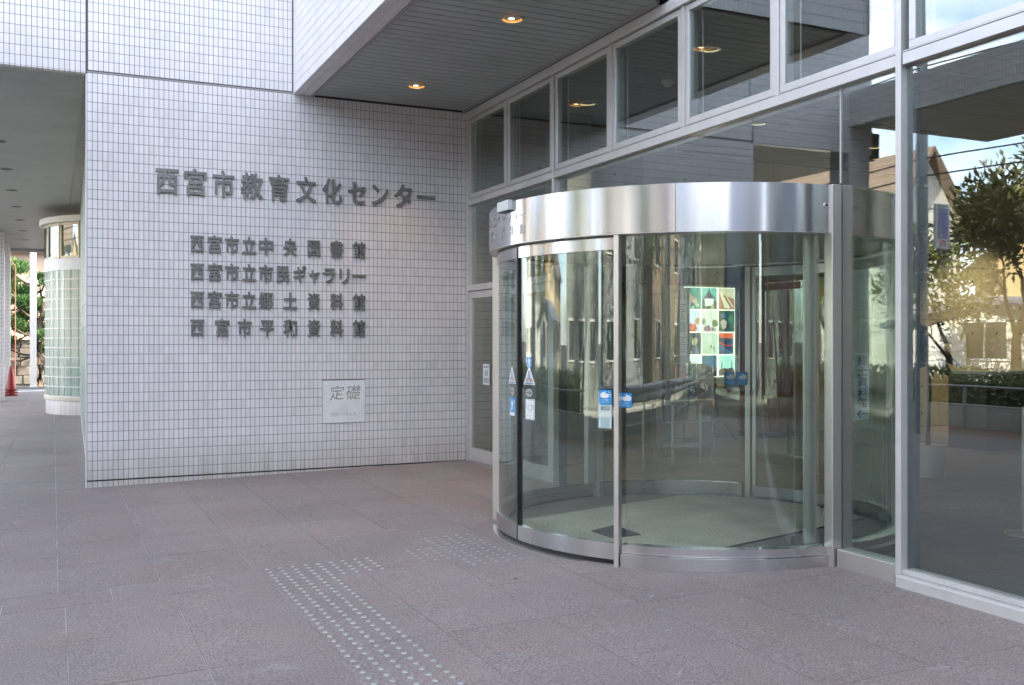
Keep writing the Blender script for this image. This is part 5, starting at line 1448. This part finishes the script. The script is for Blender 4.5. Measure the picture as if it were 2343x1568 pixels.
up = thing('utility_pole', 'tall concrete utility pole carrying wires, mirrored beside the mullion', 'utility pole', (-4.52, 12.5, -.3))
part(up, 'shaft', MB().cyl((-4.52, 12.5), .105, -.3, 11.5, 20, r2=.085), principled('pole_concrete', (.38,.42,.45), .8, noise=(3,.1), coords='World'))
part(up, 'cross_arm', MB().box(-4.60, -4.44, 11.6, 13.4, 9.6, 9.72), M_GALV)
part(up, 'cross_arm', MB().box(-4.60, -4.44, 11.8, 13.2, 8.3, 8.4), M_GALV)
for z in (1.9, 2.6, 3.3, 4.1, 5.2, 6.4): part(up, 'band', MB().cyl((-4.52, 12.5), .112, z, z + .04, 20), M_STEELF)
for k, (yo, z0) in enumerate(((-.8, 9.75), (-.2, 9.75), (.5, 9.75), (.8, 9.75), (-.5, 8.45), (.4, 8.45), (.0, 6.6), (.0, 6.2), (.0, 4.6), (0, 4.3))):
    w = thing('overhead_wire', ['black overhead wire, outermost on the top cross arm', 'black overhead wire, second on the top cross arm', 'black overhead wire, third on the top cross arm', 'black overhead wire, far end of the top cross arm',
        'black overhead wire on the near end of the lower cross arm', 'black overhead wire on the far end of the lower cross arm', 'thick telephone cable high below the cross arms', 'thick telephone cable just under the other telephone cable',
        'low slack cable across the mirrored sky', 'lowest slack cable across the mirrored sky'][k], 'wire', (-4.52, 12.5 + yo, z0), 'overhead wires of the utility pole')
    for s, end in ((1, (-6.5, -28, z0 + .3)), (-1, (-7.5, 60, z0))):
        pts = []
        for i in range(13):
            q = i/12; pts.append((-4.52 + (end[0]+4.52)*q, 12.5 + yo + (end[1]-12.5)*q, z0 + (end[2]-z0)*q - 1.1*4*q*(1-q)*.35))
        part(w, 'cable', MB().tube(pts, 0.009 if k < 6 else .014, 5), M_BLACK)
    if k < 6: part(w, 'insulator', MB().cyl((-4.52, 12.5 + yo), .05, z0 - .10, z0 + .05, 10), M_WHITE)

sg = thing('shop_sign', 'white vertical sign with a blue text panel and red mark on the utility pole', 'sign', (-4.91, 12.4, 3.4))
# the plate faces -y and hangs towards the far side of the pole
X0, X1, SY = -5.09, -4.73, 12.40
zz_ = lambda z: 3.04 + (z - 3.38)*.76
part(sg, 'plate', MB().box(X0, X1, SY, SY + .05, 3.04, 3.83), M_WHITE, bevel=.008)
part(sg, 'blue_panel', MB().box(X0 + .065, X1 - .065, SY - .006, SY - .001, 3.225, 3.745), principled('sign_blue', (.17,.19,.52), .5))
s_ = .086
for col_, txt in ((0, 'ザレジデンス'), (1, 'ロイヤル西宮')):
    for i, ch in enumerate(txt):
        vs, fs = glyph(ch, 0, .015)
        xo = X0 + .085 if col_ == 0 else X0 + .195
        part(sg, 'character', MB().add([(xo + x*s_, SY - .008, 3.738 - (i+1)*s_ + y*s_ + .010) for x, y, z in vs], fs), M_WHITE)
part(sg, 'heading', text_mb('OCEAN', .062, lambda x, y, z: (X0 + .075 + x, SY - .003, 3.765 + y), wx=.9, pitch=.72), M_SINK)
rm = []
XM = (X0 + X1)/2
for i in range(13):
    a = math.pi*i/12; rm.append((XM + .055*math.cos(a), SY - .004, 3.145 + .055*math.sin(a)))
for i in range(12, -1, -1):
    a = math.pi*i/12; rm.append((XM + .027*math.cos(a), SY - .004, 3.145 + .027*math.sin(a)))
part(sg, 'red_mark', MB().add(rm, [(i, i+1, 24-i, 25-i) for i in range(12)]).box(XM - .055, XM - .027, SY - .006, SY - .003, 3.08, 3.145).box(XM + .027, XM + .055, SY - .006, SY - .003, 3.08, 3.145), M_SRED)
for z in (3.12, 3.72): part(sg, 'bracket', MB().box(X1, -4.52, SY + .015, SY + .04, z, z + .025), M_STEELF)
# side street surfaces
MB().box(-6.34, -5.01, -16, 33.9, -.29, fz(-4.9) - .012).build('brick_walk', principled('walk_brick', (.20,.13,.10), .8, noise=(14,.2), coords='World'), kind='structure')
MB().box(-13.2, -12.9, -40, 60, -.31, -.16).build('kerb', principled('kerb_concrete', (.5,.5,.48), .8), kind='structure')
MB().box(-24, -13.2, -40, 60, -.31, -.17).build('pavement', principled('pave_far', (.30,.29,.27), .8, noise=(2,.15), coords='World'), kind='structure')
MB().box(-9.6, -9.48, -40, 60, -.302, -.296).build('road_marking', principled('road_white', (.7,.7,.68), .7, noise=(12,.2), coords='World'), kind='structure')
